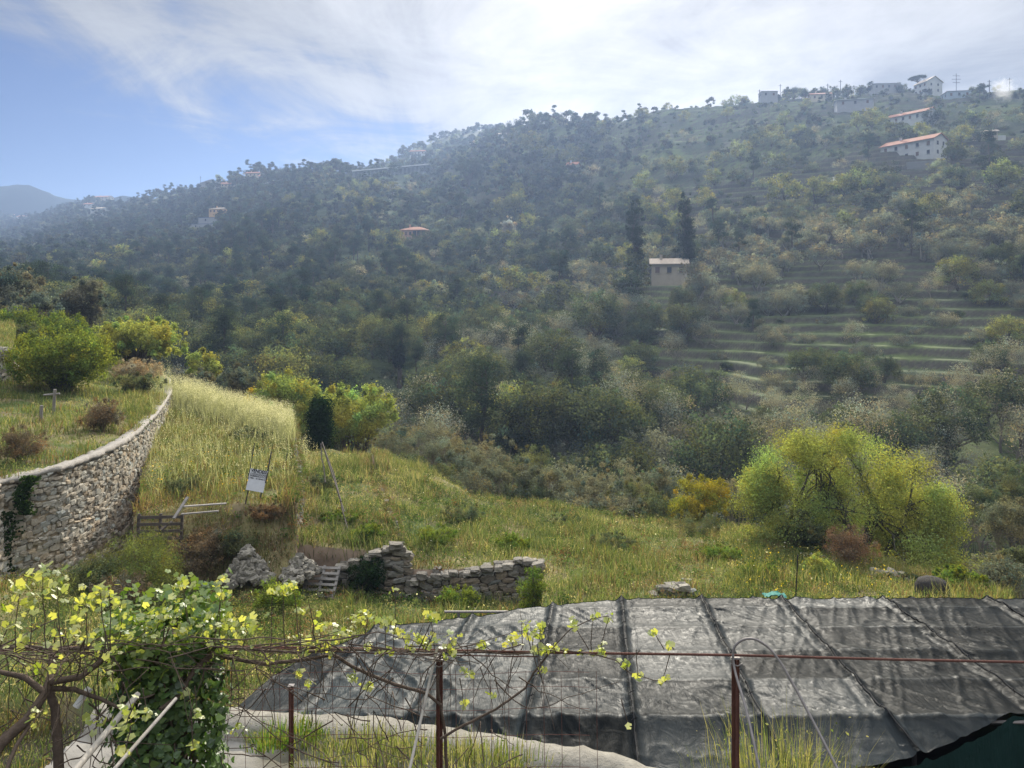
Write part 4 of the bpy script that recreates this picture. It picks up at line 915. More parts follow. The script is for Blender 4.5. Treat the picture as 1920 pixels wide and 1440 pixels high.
G2 = grass_field('grass', 'grass of the upper left terrace above the curved wall', 60000, 12, fan_pos(21, 58, -200, 320), lambda r, x, y, px: np.where(in_poly(px, y, PT0) & (np.interp(px, [p[0] for p in WALLP], [p[2] for p in WALLP]) < y - .5), turf_h(r, x, y, px), 0), .022, turf_col)
G3 = grass_field('grass', 'shaded grass at the foot of the curved wall', 30000, 13, fan_pos(10.5, 21.5, -120, 560), lambda r, x, y, px: turf_h(r, x, y, px) * .9, .015, turf_col)
def herbs(label, n, seed, fpos, mask=None, size=(.022, .06)):
    rng = np.random.default_rng(seed); x, y = fpos(rng, n); 
    # gather the leaves into plants
    m = n // 26; j = rng.integers(0, m, n); rad = (rng.uniform(.06, .30, m) * (1 + 1.0 * (rng.random(m) < .12)))[j]; xs, ys = x[:m][j], y[:m][j]; hh = rng.uniform(.08, .42, m)[j] * rng.random(n) ** .6
    a = rng.random(n) * 6.28; r = rad * rng.random(n) ** .6; x = xs + r * np.cos(a); y = ys + r * np.sin(a); px = 960 + F * x / y; keep = np.ones(n, bool) if mask is None else mask(x, y, px)
    sg = (np.abs(px - 478) < 42) & (y > 21.6) & (y < 24.2); keep &= ~(sg & (hh > .12))
    cm = turf_col(rng, x[:1].repeat(m) * 0 + fpos(np.random.default_rng(seed), n)[0][:m], fpos(np.random.default_rng(seed), n)[1][:m], 960 + F * fpos(np.random.default_rng(seed), n)[0][:m] / fpos(np.random.default_rng(seed), n)[1][:m], m)[j]
    z = ground_z(x, y) + hh; c = np.clip(cm * (1 + .18 * rng.normal(size=(n, 1))) * 1.1, .01, .8); nr = rand_unit(rng, n) + np.array([0, 0, .7]); mb = MB()
    leaves(mb, np.stack([x, y, z], 1)[keep], nr[keep], rng.uniform(*size, n)[keep], rng, c[keep], aspect=.5); tag(mb.build('undergrowth', M_grass), label, 'undergrowth', kind='stuff')
herbs('leafy herbs and clover mixed through the terrace turf', 330000, 111, fan_pos(13.5, 38, 250, 1860))
herbs('leafy herbs on the upper left terrace', 60000, 112, fan_pos(21, 56, -200, 320), lambda x, y, px: in_poly(px, y, PT0) & (np.interp(px, [p[0] for p in WALLP], [p[2] for p in WALLP]) < y - .5))
herbs('leafy herbs at the foot of the curved wall', 60000, 113, fan_pos(11, 22.3, -120, 620))
# pale seeding oats on the crest of the sign terrace
def oats(rng, n):
    t = rng.random(n); py_ = np.interp(t, [0, .5, 1], [0, .5, 1]); px = np.interp(t, [0, .35, .7, 1], [325, 400, 490, 555]) + rng.normal(size=n) * 16; y = np.interp(t, [0, .35, .7, 1], [43, 40, 36.5, 33.5]) + rng.normal(size=n) * 1.5
    k = n // 7; px[:k] = rng.uniform(280, 545, k); y[:k] = rng.uniform(23.5, 40, k); return (px - 960) / F * y, y
grass_field('oat_grass', 'pale feathery seeding oat grass along the brow of the sign terrace', 9000, 14, oats, lambda r, x, y, px: r.uniform(.6, 1.15, len(x)), .014, lambda r, x, y, px, m: np.clip(np.array([.30, .31, .20]) * (1 + .15 * r.normal(size=(m, 1))), .05, .8), lean=.5)
def oat_heads():
    rng = np.random.default_rng(15); x, y = oats(rng, 4200); z = ground_z(x, y) + rng.uniform(.65, 1.15, len(x)); n = len(x); k = 7; mb = MB()
    P0 = np.repeat(np.stack([x, y, z], 1), k, 0) + rng.normal(size=(n * k, 3)) * [.07, .07, .09]
    leaves(mb, P0, rand_unit(rng, n * k), rng.uniform(.03, .06, n * k), rng, np.clip(np.array([.62, .60, .48]) * (1 + .12 * rng.normal(size=(n * k, 1))), .1, .85), aspect=.3)
    # scattered small flowers
    tag(mb.build('oat_grass', M_grass), 'cream seed heads floating over the brow of the sign terrace', 'grass', kind='stuff')
oat_heads()
def flowers():
    rng = np.random.default_rng(16); mb = MB()
    for (n, pa, pb, ya, yb, c) in ((170, 1380, 1690, 20, 27, (.65, .48, .04)), (160, 280, 520, 23, 30, (.60, .36, .04)), (150, 700, 1600, 21, 33, (.60, .58, .48)), (90, 420, 1000, 14, 21, (.6, .6, .5))):
        y = rng.uniform(ya, yb, n); x = (rng.uniform(pa, pb, n) - 960) / F * y; z = ground_z(x, y) + rng.uniform(.2, .5, n)
        leaves(mb, np.stack([x, y, z], 1), rand_unit(rng, n) + [0, -.3, .6], rng.uniform(.03, .06, n), rng, np.array(c) * (1 + .1 * rng.normal(size=(n, 1))), aspect=1)
    tag(mb.build('wild_flowers', M_grass), 'sprinkle of small yellow and white wild flowers in the turf', 'flowers', kind='stuff')
flowers()
# broad-leaved weeds, low and dark, that break up the turf
def weeds():
    rng = np.random.default_rng(17); mb = MB()
    for k in range(520):
        y = math.sqrt(rng.uniform(14 ** 2, 34 ** 2)); px = rng.uniform(260, 1690); x = (px - 960) / F * y; z = gz(x, y); r = rng.uniform(.15, .42); n = int(150 * r)
        u = rand_unit(rng, n) * (rng.random(n) ** .5)[:, None] * r; u[:, 2] = np.abs(u[:, 2]) * .9; tone = rng.choice([0, 1, 2, 3], p=[.45, .25, .15, .15]); c = np.array([(.05, .10, .022), (.09, .15, .035), (.20, .17, .08), (.17, .10, .05)][tone])
        leaves(mb, u + [x, y, z + .03], unit(u + [0, 0, .2]) + rand_unit(rng, n) * .7, rng.uniform(.05, .11, n), rng, c * (1 + .2 * rng.normal(size=(n, 1))), aspect=.55)
    tag(mb.build('undergrowth', M_grass), 'low broad-leaved weeds tufting the terraces', 'undergrowth', kind='stuff')
weeds()

# ------------------------------------------------------------------ named trees and shrubs of the middle ground
def lm(name, c, t=.45, tc=(1.5, 1.4, .6)): return leaf_mat(name, c, t, tc)
ML_willow = lm('pale_green_leaf', (.25, .285, .105), .5, (1.45, 1.4, .6)); ML_lime = lm('lime_leaf', (.27, .30, .11), .5, (1.45, 1.4, .6)); ML_yellow = lm('golden_leaf', (.27, .26, .05), .45, (1.3, 1.1, .3)); ML_grey = lm('grey_green_leaf', (.17, .175, .125), .4, (1.2, 1.2, .85))
ML_dark = lm('ivy_dark_leaf', (.018, .036, .014), .25); ML_green = lm('mid_green_leaf', (.13, .18, .045), .5); ML_rust = lm('russet_leaf', (.24, .17, .11), .35, (1.2, 1, .7)); ML_brown = lm('brown_twig_leaf', (.18, .145, .10), .35, (1.2, 1, .7)); ML_red = lm('red_leaf', (.24, .075, .05), .35, (1.2, .9, .7))
ML_scrub = lm('scrub_leaf', (.12, .135, .075), .4, (1.3, 1.3, .8))
def hero(name, label, cat, px, pb, pt, wpx, Y, mat, nleaf, size, seed, dens=34, stems=5, depth=4, group=None, bark=None, r0=.10, low=-.85, asym=0, aspect=.5, twiggy=True, flat=1.0, basey=None, tone=.3, R0=None, lo=.45, base_on_ground=True):
    """px centre column, pb/pt rows of foot and head, wpx width on the picture, Y distance"""
    rng = np.random.default_rng(seed); x = (px - 960) / F * Y; zg = gz(x, Y); s = Y / F; W = wpx * s; zt = (HZ - pt) * s; zb = zg if base_on_ground else (HZ - pb) * s
    zlow = max((HZ - pb) * s, zg); H = zt - zg; zlow = zg if H < 3.2 else zlow; root = empty(name, (x, Y, zg)); tag(root, label, cat, group)
    rx, rz = W / 2, (zt - zlow) / 2; cz = (zt + zlow) / 2 - zg; cr = min(rx, rz) * (R0 or (.30 if H > 3.2 else .42))
    if H < 3.2: dens = int(dens * 2.2); low = -1.0
    C = ell_clumps(rng, dens, (0, 0, cz), (rx - cr * .8, (rx - cr * .8) * flat, rz - cr * .8), lo, low); C[:, 0] += asym * (C[:, 2] - cz); R = rng.uniform(.7, 1.35, len(C)) * cr
    cb = MB(); crown(cb, C, R, nleaf, size, rng, aspect, tone=tone, fray=1.0); tb = MB()
    C2 = ell_clumps(rng, int(dens * 1.3), (0, 0, cz), (rx * 1.0, rx * flat, rz * 1.0), .93, max(low, -.6)); C2[:, 0] += asym * (C2[:, 2] - cz); crown(cb, C2, rng.uniform(.14, .45, len(C2)) * cr, int(nleaf * .30), size, rng, aspect, tone=tone, fray=1.2, squash=1.1)
    foot = np.array([0, 0, -.3])
    if twiggy:
        for k in range(stems):
            a = 6.28 * k / stems + rng.random(); f0 = np.array([cos(a), sin(a), 0]) * min(.35, W * .06)
            order = rng.permutation(len(C))[:max(4, len(C) // stems)]
            for q, ci in enumerate(order):
                c = C[ci]; mid = f0 + (c - f0) * .45 + np.array([0, 0, .12 * H]); p = np.concatenate([bent(foot + f0, mid, rng, 4, .12), bent(mid, c, rng, 4, .15)[1:], ])
                tube(tb, p, np.linspace(r0 * (1 if q == 0 else .55), r0 * .12, len(p)), 5)
                for w in range(7): e = c + rand_unit(rng, 1)[0] * R[ci] * .95; tube(tb, bent(p[-2], e, rng, 4, .15), np.linspace(r0 * .14, r0 * .05, 4), 3, cap=False)
    tb.build('trunk' if H > 2.2 else 'stems', bark or M_bark, root, smooth=True); cb.build('crown' if H > 2.2 else 'foliage', mat, root)
    CLEAR.append((x, Y, W * .45)); return root
# the great pale tree at right, three domes on leaning stems
def great_tree():
    rng = np.random.default_rng(77); Y = 30.5; x0 = (1600 - 960) / F * Y; zg = gz(x0, Y); root = empty('leafing_tree', (x0, Y, zg)); tag(root, 'huge pale green many-stemmed tree spreading behind the black net', 'tree'); s = Y / F
    C = []; R = []
    lobes = [(1495, 905, 105, 112, 0), (1610, 900, 110, 88, .4), (1700, 930, 90, 85, -.2), (1740, 1010, 88, 92, .2), (1430, 930, 66, 70, .2), (1620, 990, 150, 90, -.6), (1480, 985, 90, 60, -.3), (1700, 1065, 110, 55, -.3), (1770, 985, 48, 58, 0), (1785, 1060, 50, 48, -.3), (1740, 1090, 70, 34, -.5), (1420, 985, 55, 45, 0), (1560, 850, 70, 55, .1)]
    for (px, py, rx, rz, dy) in lobes:
        c = P(px, py, Y) - [x0, Y, zg]; c[1] += dy * 2; n = int(rx * rz / 620) + 6; e = ell_clumps(rng, n, c, (rx * s * .86, rx * s * .8, rz * s * .86), .55, -.7); C.append(e); R.append(rng.uniform(.40, .85, n) * (rx * s / 2.3) ** .5)
    C = np.concatenate(C); R = np.concatenate(R); cb = MB(); n = len(C)
    # denser bright tips high and outside, thin lower skirts
    crown(cb, C, R, 120000, .085, rng, .45, tone=.22, shell=.5, squash=.9, fray=.8); top = C[:, 2] > np.median(C[:, 2]); crown(cb, C[top], R[top] * 1.05, 17000, .08, rng, .45, tone=.25, shell=.25)
    tb = MB(); stems = [(1515, 1100), (1545, 1098), (1575, 1100), (1605, 1095), (1650, 1100), (1500, 1095), (1620, 1102), (1560, 1100)]
    for k, (px, py) in enumerate(stems):
        f0 = np.array([(px - 1600) * s * .8, rng.normal() * .4, -.3]); near = np.argsort(np.abs(C[:, 0] - f0[0] * 1.6 - rng.normal() * 1.2))[:11]
        fork = f0 + np.array([(px - 1580) * s * .8, 0, 1.6 + rng.random()]); tube(tb, bent(f0, fork, rng, 5, .15), np.linspace(.13, .08, 5), 6)
        for ci in near:
            c = C[ci]; mid = fork + (c - fork) * .5 + np.array([0, 0, .35]); p = np.concatenate([bent(fork, mid, rng, 4, .15), bent(mid, c, rng, 4, .18)[1:]]); tube(tb, p, np.linspace(.045, .010, len(p)), 5)
            for w in range(9): e = c + rand_unit(rng, 1)[0] * R[ci]; tube(tb, bent(p[-2], e, rng, 4, .2), np.linspace(.014, .005, 4), 3, cap=False)
    tb.build('trunk', solid('olive_bark', (.075, .07, .05), .95, .3, 6, spec=.1), root, smooth=True); cb.build('crown', ML_willow, root); CLEAR.append((x0, Y, 5))
great_tree()
hero('leafing_tree', 'rounded yellow-green tree standing left of the dark ivy column', 'tree', 536, 830, 696, 150, 47, ML_lime, 26000, .12, 21, 40, 4, r0=.12, aspect=.6)
hero('leafing_tree', 'broad yellow-green tree spreading right of the dark ivy column', 'tree', 662, 842, 722, 176, 48, ML_lime, 30000, .12, 22, 46, 5, r0=.12, aspect=.6)
def ivy_col():
    rng = np.random.default_rng(23); Y = 41; x = (601 - 960) / F * Y; s = Y / F; zg = gz(x, Y); root = empty('ivy_column', (x, Y, zg)); tag(root, 'dark blunt column of ivy between the two yellow-green trees', 'tree'); H = (HZ - 742) * s - zg
    z = np.repeat(np.linspace(.2, H - .45, 13), 4); a = rng.random(len(z)) * 6.28; r = np.interp(z / H, [0, .25, .7, 1], [.30, .38, .34, .22]); C = np.stack([r * np.cos(a), r * np.sin(a), z], 1); cb = MB(); crown(cb, C, rng.uniform(.36, .46, len(C)), 16000, .10, rng, .8, tone=.12, squash=1); tb = MB(); tube(tb, [(0, 0, -.3), (0, 0, H * .8)], [.15, .1], 6); tb.build('trunk', M_bark, root); cb.build('crown', ML_dark, root)
ivy_col()
hero('leafing_tree', 'wide domed pale tree rising behind the end of the curved wall', 'tree', 258, 716, 594, 178, 52, ML_lime, 34000, .12, 24, 50, 6, r0=.12)
hero('fig_tree', 'bushy mid-green tree on the upper left terrace', 'tree', 116, 735, 612, 178, 37, lm('fig_leaf', (.15, .185, .05), .5), 26000, .10, 25, 42, 5, aspect=.6, r0=.07)
hero('leafing_tree', 'small round green tree just past the head of the curved wall', 'tree', 382, 722, 655, 64, 54, ML_lime, 9000, .13, 26, 16, 3)
hero('grey_tree', 'grey leafless-looking tree below the small round green tree', 'tree', 372, 752, 690, 66, 50, ML_grey, 7000, .11, 27, 16, 4, bark=M_twig)
hero('grey_tree', 'rounded grey-green tree left of the yellow-green pair', 'tree', 448, 775, 684, 78, 52, ML_grey, 11000, .12, 28, 20, 4, bark=M_twig)
hero('olive_tree', 'large dark olive tree at the left frame behind the upper terrace', 'olive tree', 22, 600, 492, 105, 66, M_olive, 14000, .17, 29, 24, 3)
hero('olive_tree', 'tall dark olive tree with a split crown above the pale domed tree', 'olive tree', 152, 612, 516, 84, 68, M_olive, 14000, .17, 30, 24, 3)
hero('olive_tree', 'low grey olive tree between the two tall left ones', 'olive tree', 60, 620, 545, 100, 62, M_olive, 14000, .16, 31, 20, 3)
hero('bush', 'bright green bush filling the gap under the left olives', 'bush', 35, 640, 575, 95, 57, ML_green, 10000, .13, 32, 18, 3)
hero('bush', 'vivid green bush spilling right of the low grey olive', 'bush', 118, 655, 585, 88, 56, ML_green, 10000, .13, 33, 18, 3)
hero('bush', 'dark green bush below the vivid bush, near the far left wall', 'bush', 52, 650, 604, 60, 50, ML_scrub, 6000, .12, 133, 14, 3)
hero('dry_bush', 'dark dry bush sitting in the grass of the upper left terrace', 'bush', 192, 800, 748, 76, 29, ML_brown, 8000, .05, 34, 14, 6, bark=M_twig, depth=3, r0=.02)
hero('dry_bush', 'brown dead bush above the wall at the left frame', 'bush', 38, 872, 800, 96, 23, ML_brown, 9000, .04, 35, 16, 6, bark=M_twig, r0=.02)
hero('dry_bush', 'pale dry thicket on the brow left of the wall head', 'bush', 258, 722, 672, 96, 44, lm('pale_dry', (.36, .30, .20), .4, (1.1, 1, .8)), 9000, .07, 36, 18, 5, r0=.02)
hero('bush', 'dark low bush behind the pale dry thicket', 'bush', 262, 735, 700, 90, 40, ML_scrub, 7000, .08, 37, 14, 4, r0=.03)
hero('golden_bush', 'golden yellow bush beside the huge pale tree', 'bush', 1308, 968, 892, 120, 35, ML_yellow, 13000, .075, 38, 16, 5, r0=.04, R0=.26, asym=.25, lo=.3)
hero('russet_bush', 'russet dry bush in front of the huge pale tree', 'bush', 1596, 1062, 985, 96, 26, ML_rust, 7000, .05, 39, 16, 7, bark=solid('russet_twig', (.22, .12, .08), .9), r0=.025)
hero('bush', 'small yellow-green bush on the brow left of the russet bush', 'bush', 1537, 1082, 1040, 56, 23.5, ML_willow, 4000, .05, 40, 12, 4, r0=.015)
hero('bush', 'dark green bush tucked under the left stems of the huge pale tree', 'bush', 1502, 1040, 960, 80, 29, ML_scrub, 9000, .09, 41, 16, 3, r0=.04)
hero('bush', 'deep green bush under the middle stems of the huge pale tree', 'bush', 1655, 1000, 930, 90, 33, ML_dark, 7000, .09, 42, 16, 3, r0=.04)
for k, (px, pb, pt, w, Y, mt, lab) in enumerate(((1868, 1130, 1040, 110, 24, ML_grey, 'pale grey-green shrub directly behind the net at the right frame'), (1800, 1125, 1065, 90, 23, ML_green, 'fresh green shrub behind the net right of the dark bin'), (1900, 1040, 930, 120, 30, ML_grey, 'silvery shrub hanging over the slope at the right frame'), (1850, 990, 900, 90, 36, ML_scrub, 'dull green shrub right of the huge pale tree'), (1910, 950, 860, 80, 42, ML_scrub, 'upper dull shrub at the right frame'), (1940, 1120, 1020, 120, 26, ML_scrub, 'dark shrub cut off by the right frame behind the net'), (1700, 1125, 1085, 90, 23.5, ML_scrub, 'low dark shrub left of the dark bin'))):
    hero('shrub', lab, 'shrub', px, pb, pt, w, Y, mt, 8000, .07, 50 + k, 18, 5, bark=M_twig, r0=.03)
hero('shrub', 'feathery grey-green shrub growing in the corner below the curved wall', 'shrub', 262, 1130, 1000, 150, 18.8, lm('feathery', (.13, .155, .06), .45), 16000, .045, 60, 30, 9, bark=M_twig, r0=.02, aspect=.3)
hero('dry_bush', 'dead brown thicket at the foot of the feathery shrub', 'bush', 225, 1150, 1075, 110, 17.5, ML_brown, 6000, .04, 61, 14, 6, bark=M_twig, r0=.015)
hero('shrub', 'green shrub in shade left of the feathery one', 'shrub', 180, 1120, 1040, 90, 18.2, ML_scrub, 6000, .045, 62, 14, 5, r0=.015)
hero('bush', 'dark ivy bush draped over the top of the squat stone wall', 'bush', 690, 1080, 1042, 76, 21.7, ML_dark, 5000, .05, 63, 14, 3, r0=.015, base_on_ground=False)
# the belt of thin grey shrubs on the brow
BELT = [(730, 800, 42, 110, 70, 0), (790, 775, 46, 130, 100, 0), (840, 815, 40, 120, 80, 0), (760, 850, 38, 90, 60, 1), (880, 840, 38, 120, 85, 0), (920, 815, 43, 110, 90, 2), (960, 860, 37, 120, 75, 0), (1000, 835, 42, 130, 90, 1), (1040, 870, 37, 120, 75, 0), (1090, 860, 40, 120, 85, 0), (1120, 892, 37, 110, 60, 2), (1165, 860, 43, 110, 90, 2), (1190, 900, 37, 110, 60, 1), (1240, 880, 40, 100, 70, 0), (990, 905, 36, 100, 50, 1), (1080, 915, 35.5, 110, 50, 2), (1160, 930, 35, 110, 45, 2), (1225, 925, 35.5, 80, 45, 1), (880, 880, 35.5, 90, 50, 0), (830, 870, 36.5, 80, 40, 1), (1380, 900, 40, 110, 70, 0), (1180, 955, 34, 90, 34, 1), (1060, 945, 34.5, 90, 34, 0)]
for k, (px, pt, Y, w, h, m_) in enumerate(BELT):
    hero('shrub', ['grey budding shrub', 'dull green shrub', 'silvery small-leaved shrub'][m_] + (' high at the back' if Y > 39.5 else (' low at the front' if Y < 36.2 else ' in the middle')) + ' of the brow belt ' + ('nearest the yellow-green trees', 'right of the yellow-green trees', 'left of its centre', 'at its centre', 'right of its centre', 'nearest the golden bush')[min(5, max(0, int((px - 700) // 95)))], 'shrub', px, pt + h, pt, w, Y, (ML_grey, ML_scrub, lm('silver_leaf', (.21, .21, .15), .4, (1.15, 1.15, .85)))[m_], 8000, .075, 200 + k, 20, 7, group=['grey', 'dull green', 'silvery'][m_] + ' shrubs of the belt along the brow', bark=M_twig, r0=.035, aspect=.45)
hero('red_tree', 'small red-leaved tree glowing in the dark wood at left', 'tree', 503, 690, 664, 52, 100, ML_red, 3500, .16, 64, 14, 3)
hero('blossom_tree', 'pale blossoming tree on the hazy slope right of the pink farmhouse', 'tree', 953, 448, 406, 34, 260, lm('blossom', (.42, .40, .34), .4, (1.1, 1.1, 1)), 2500, .45, 65, 12, 3)
def cyp(label, px, pt, pb, wpx, Y, seed):
    hero('cypress_tree', label, 'cypress', px, pb, pt, wpx, Y, M_cyp, 7000, .32, seed, 34, 1, low=-1, R0=.55, r0=.25, tone=.15)
cyp('tall cypress on the left of the two above the stone cottage', 1191, 372, 520, 36, 172, 66)
cyp('tall cypress with a bare pale lower trunk beside the stone cottage', 1287, 352, 520, 32, 168, 67)
cyp('tiny lone cypress on the far left spur', 256, 402, 424, 5, 700, 68)
cyp('slim dark cypress in the wood right of the red tree', 524, 630, 700, 18, 105, 69)
cyp('dark cypress standing on the dark open terraces', 748, 640, 700, 20, 112, 70)
for k, (px, pb, pt, w, Y, mt, nm, lab) in enumerate((
 (345, 950, 890, 70, 24.2, ML_scrub, 'shrub', 'dull shrub at the inner corner of the sign terrace and curved wall'), (395, 1040, 985, 90, 21.3, ML_brown, 'dry_bush', 'brown dry brush hanging on the bank left of the sign'), (500, 1015, 945, 80, 22.0, lm('rusty_dry', (.20, .14, .085), .35, (1.2, 1.1, .8)), 'dry_bush', 'reddish dry brush on the bank right under the sign'), (450, 1040, 990, 90, 21.2, ML_scrub, 'shrub', 'dark weedy shrub above the cone of stones'),
 (360, 1060, 1000, 110, 20.6, ML_brown, 'dry_bush', 'brown thicket in the shade below the old planks'), (640, 1010, 960, 90, 25.0, ML_green, 'shrub', 'leafy green shrub on the middle terrace beside the leaning poles'), (600, 930, 890, 70, 29.0, ML_scrub, 'shrub', 'low dull shrub halfway along the middle terrace'), (690, 1030, 985, 70, 23.4, ML_green, 'shrub', 'green shrub just behind the squat wall'), (470, 850, 800, 90, 33.0, ML_scrub, 'shrub', 'dull green shrub on the brow behind the sign'), (530, 850, 812, 60, 33.5, ML_brown, 'dry_bush', 'brown bush where the brow meets the tumbled wall'),
 (820, 1040, 985, 80, 24.5, ML_green, 'shrub', 'lush green shrub behind the left part of the long dry-stone wall'), (870, 985, 945, 90, 28, ML_scrub, 'shrub', 'grey-green scrub in the middle of the long-wall terrace'), (960, 1045, 1000, 70, 24, ML_green, 'shrub', 'green shrub behind the corner stone of the long wall'), (1150, 1040, 1000, 90, 26, ML_scrub, 'shrub', 'low dull scrub in the meadow above the stub of wall'), (1350, 1060, 1025, 90, 25.5, ML_green, 'shrub', 'low green scrub in the meadow right of the stub of wall'), (1420, 1090, 1055, 80, 23, ML_green, 'shrub', 'leafy clump in the meadow just behind the teal rag'), (1060, 1000, 968, 90, 30, ML_scrub, 'shrub', 'low scrub near the brow left of the golden bush'), (1300, 1000, 965, 110, 31, ML_scrub, 'shrub', 'dark scrub at the foot of the golden bush'),
 (1000, 1100, 1062, 60, 20.2, ML_green, 'shrub', 'green weeds standing against the end of the long wall'), (860, 1140, 1100, 80, 20.8, ML_green, 'shrub', 'green weeds at the foot of the long wall'), (520, 1130, 1085, 90, 18.5, ML_green, 'shrub', 'green weeds in front of the spilled rubble'), (300, 1150, 1100, 100, 17.5, ML_scrub, 'shrub', 'dull weeds right of the dead brown thicket'))):
    hero(nm, lab, 'shrub' if nm == 'shrub' else 'bush', px, pb, pt, w, Y, mt, 5000, .05, 500 + k, 14, 6, bark=M_twig, r0=.015, aspect=.4, flat=.8)
# ivy hanging on the curved wall
def wall_ivy(label, px0, px1, py0, py1, n, seed):
    rng = np.random.default_rng(seed); mb = MB(); px = rng.uniform(px0, px1, n); t = rng.random(n); py = py0 + (py1 - py0) * t; px = px + 9 * np.sin(py / 17) + rng.normal(size=n) * 5
    Yw = np.interp(px, [p[0] for p in WALLP], [p[2] for p in WALLP]) - .22 - .1 * rng.random(n) - .12 * t; v = np.stack([(px - 960) / F * Yw, Yw, (HZ - py) / F * Yw], 1)
    leaves(mb, v, rand_unit(rng, n) * .7 + [.35, -1, .2], rng.uniform(.05, .1, n), rng, np.clip(np.array([.03, .055, .018]) * (1 + .35 * rng.normal(size=(n, 1))), .01, .2), aspect=.8); tag(mb.build('ivy', M_grass), label, 'ivy')
wall_ivy('dark ivy hanging from the coping near the left end of the curved wall', 38, 62, 892, 965, 700, 71)
wall_ivy('small clump of ivy growing from a crack high in the curved wall', 276, 296, 866, 890, 260, 72)
wall_ivy('brown-green creeper trailing low on the curved wall', 0, 26, 960, 1080, 420, 73)
# ------------------------------------------------------------------ grapevine and ivy close to the camera
_t = []
for k in range(11):        # five-lobed leaf outline
    a = -pi / 2 + 2 * pi * (k + .5) / 11; r = (.36, .50, .42, .53, .43, .58, .43, .53, .42, .50, .36)[k]; _t.append((r * cos(a + pi), r * sin(a + pi), 0.10 * (r - .3)))
VL = np.array([(0, -.06, .05)] + _t); VL[:, 1] *= 1.0; VF = np.array([[0, 1 + k, 1 + (k + 1) % 11] for k in range(11)][:-1] )
IV = np.array([(0, -.45, 0), (.42, -.25, .04), (.30, .12, .0), (0, .62, .06), (-.30, .12, .0), (-.42, -.25, .04)]); IF = np.array([[0, 1, 2, 3], [0, 3, 4, 5]])
M_vine = leaf_mat('vine_leaf', (1, 1, 1), .55, (1.5, 1.4, .55), gloss=.06); M_ivy = leaf_mat('ivy_leaf', (1, 1, 1), .3, (1.4, 1.5, .6), gloss=.045); M_canes = solid('vine_cane', (.115, .085, .065), .9, .35, 25, .5, 90, spec=.15); M_canel = solid('young_cane', (.30, .22, .15), .8, .3, 25)
CL = [  # leaf clusters: column, row, distance, how many, spread in pixels
 (38, 1108, 3.9, 16, 26), (108, 1100, 3.9, 18, 22), (160, 1128, 3.9, 16, 26), (60, 1150, 3.9, 12, 30), (188, 1108, 3.9, 16, 22), (15, 1175, 3.9, 12, 26), (205, 1120, 4.0, 10, 18), (80, 1075, 3.9, 8, 14), (120, 1180, 4.0, 10, 30), (40, 1215, 4.0, 8, 24),
 (230, 1150, 4.4, 16, 26), (270, 1178, 4.4, 20, 28), (320, 1165, 4.5, 20, 28), (360, 1190, 4.5, 22, 30), (405, 1180, 4.6, 20, 28), (440, 1200, 4.6, 16, 26), (470, 1170, 4.7, 12, 20), (415, 1092, 4.6, 8, 13), (412, 1118, 4.6, 4, 8), (342, 1092, 4.6, 7, 12), (325, 1100, 4.6, 6, 10), (530, 1104, 4.6, 12, 16), (548, 1098, 4.6, 6, 9), (512, 1110, 4.6, 5, 8),
 (300, 1150, 4.5, 16, 26), (350, 1140, 4.6, 8, 24), (250, 1200, 4.4, 14, 26), (200, 1190, 4.3, 10, 26), (565, 1148, 4.8, 5, 9), (572, 1205, 4.9, 12, 18), (600, 1172, 4.9, 12, 18), (640, 1190, 4.9, 16, 22), (612, 1215, 4.9, 12, 18), (690, 1155, 4.9, 14, 18), (664, 1165, 4.9, 10, 14), (722, 1165, 4.9, 10, 16), (742, 1106, 4.9, 4, 9), (746, 1180, 4.9, 10, 18), (775, 1200, 4.9, 12, 22), (808, 1158, 4.9, 12, 14), (800, 1200, 4.9, 12, 20), (838, 1215, 4.9, 12, 18), (850, 1195, 4.9, 6, 12), (688, 1214, 4.9, 6, 14), (720, 1225, 4.9, 6, 14),
 (664, 1273, 4.8, 8, 12), (560, 1262, 4.8, 5, 8), (578, 1282, 4.8, 6, 9), (690, 1290, 4.8, 8, 10), (507, 1240, 4.8, 5, 9), (905, 1210, 5.0, 6, 12), (960, 1200, 5.0, 12, 18), (1000, 1188, 5.0, 10, 16), (985, 1172, 5.0, 6, 12), (1030, 1215, 5.0, 12, 16), (1012, 1175, 5.0, 6, 10), (1085, 1222, 5.0, 3, 8), (1125, 1222, 5.0, 9, 13), (1075, 1170, 5.0, 7, 10), (1112, 1155, 5.0, 5, 9), (1142, 1157, 5.0, 4, 8), (1058, 1222, 5.0, 5, 9), (1172, 1243, 5.0, 7, 9), (1196, 1268, 5.0, 5, 9), (1240, 1277, 5.0, 6, 9), (1225, 1184, 5.0, 4, 6), (1256, 1208, 5.0, 3, 5), (868, 1258, 4.9, 5, 10), (882, 1262, 4.9, 4, 8), (1016, 1258, 4.9, 4, 7), (1180, 1362, 4.9, 2, 4), (920, 1300, 4.9, 4, 10), (870, 1320, 4.9, 4, 10), (1010, 1220, 4.9, 8, 14),
 (248, 1330, 3.7, 6, 13), (276, 1340, 3.7, 5, 11), (368, 1336, 4.2, 3, 8), (234, 1366, 3.6, 6, 14), (236, 1412, 3.6, 3, 8), (190, 1240, 4.1, 12, 26), (214, 1290, 4.1, 8, 18), (60, 1340, 3.9, 4, 12), (160, 1200, 4.1, 12, 28), (90, 1240, 4.1, 8, 26), (350, 1310, 4.4, 4, 10), (440, 1370, 4.8, 5, 12), (362, 1400, 3.9, 3, 8), (184, 1350, 4.0, 6, 14)]
def cane(mb, pts, r, rng, amp=.06, sides=5, k=6):
    out = []
    for a, b in zip(pts[:-1], pts[1:]): out.append(bent(a, b, rng, k, amp)[:-1])
    out.append(np.array([pts[-1]])); p = np.concatenate(out); tube(mb, p, np.linspace(r[0], r[1], len(p)), sides); return p
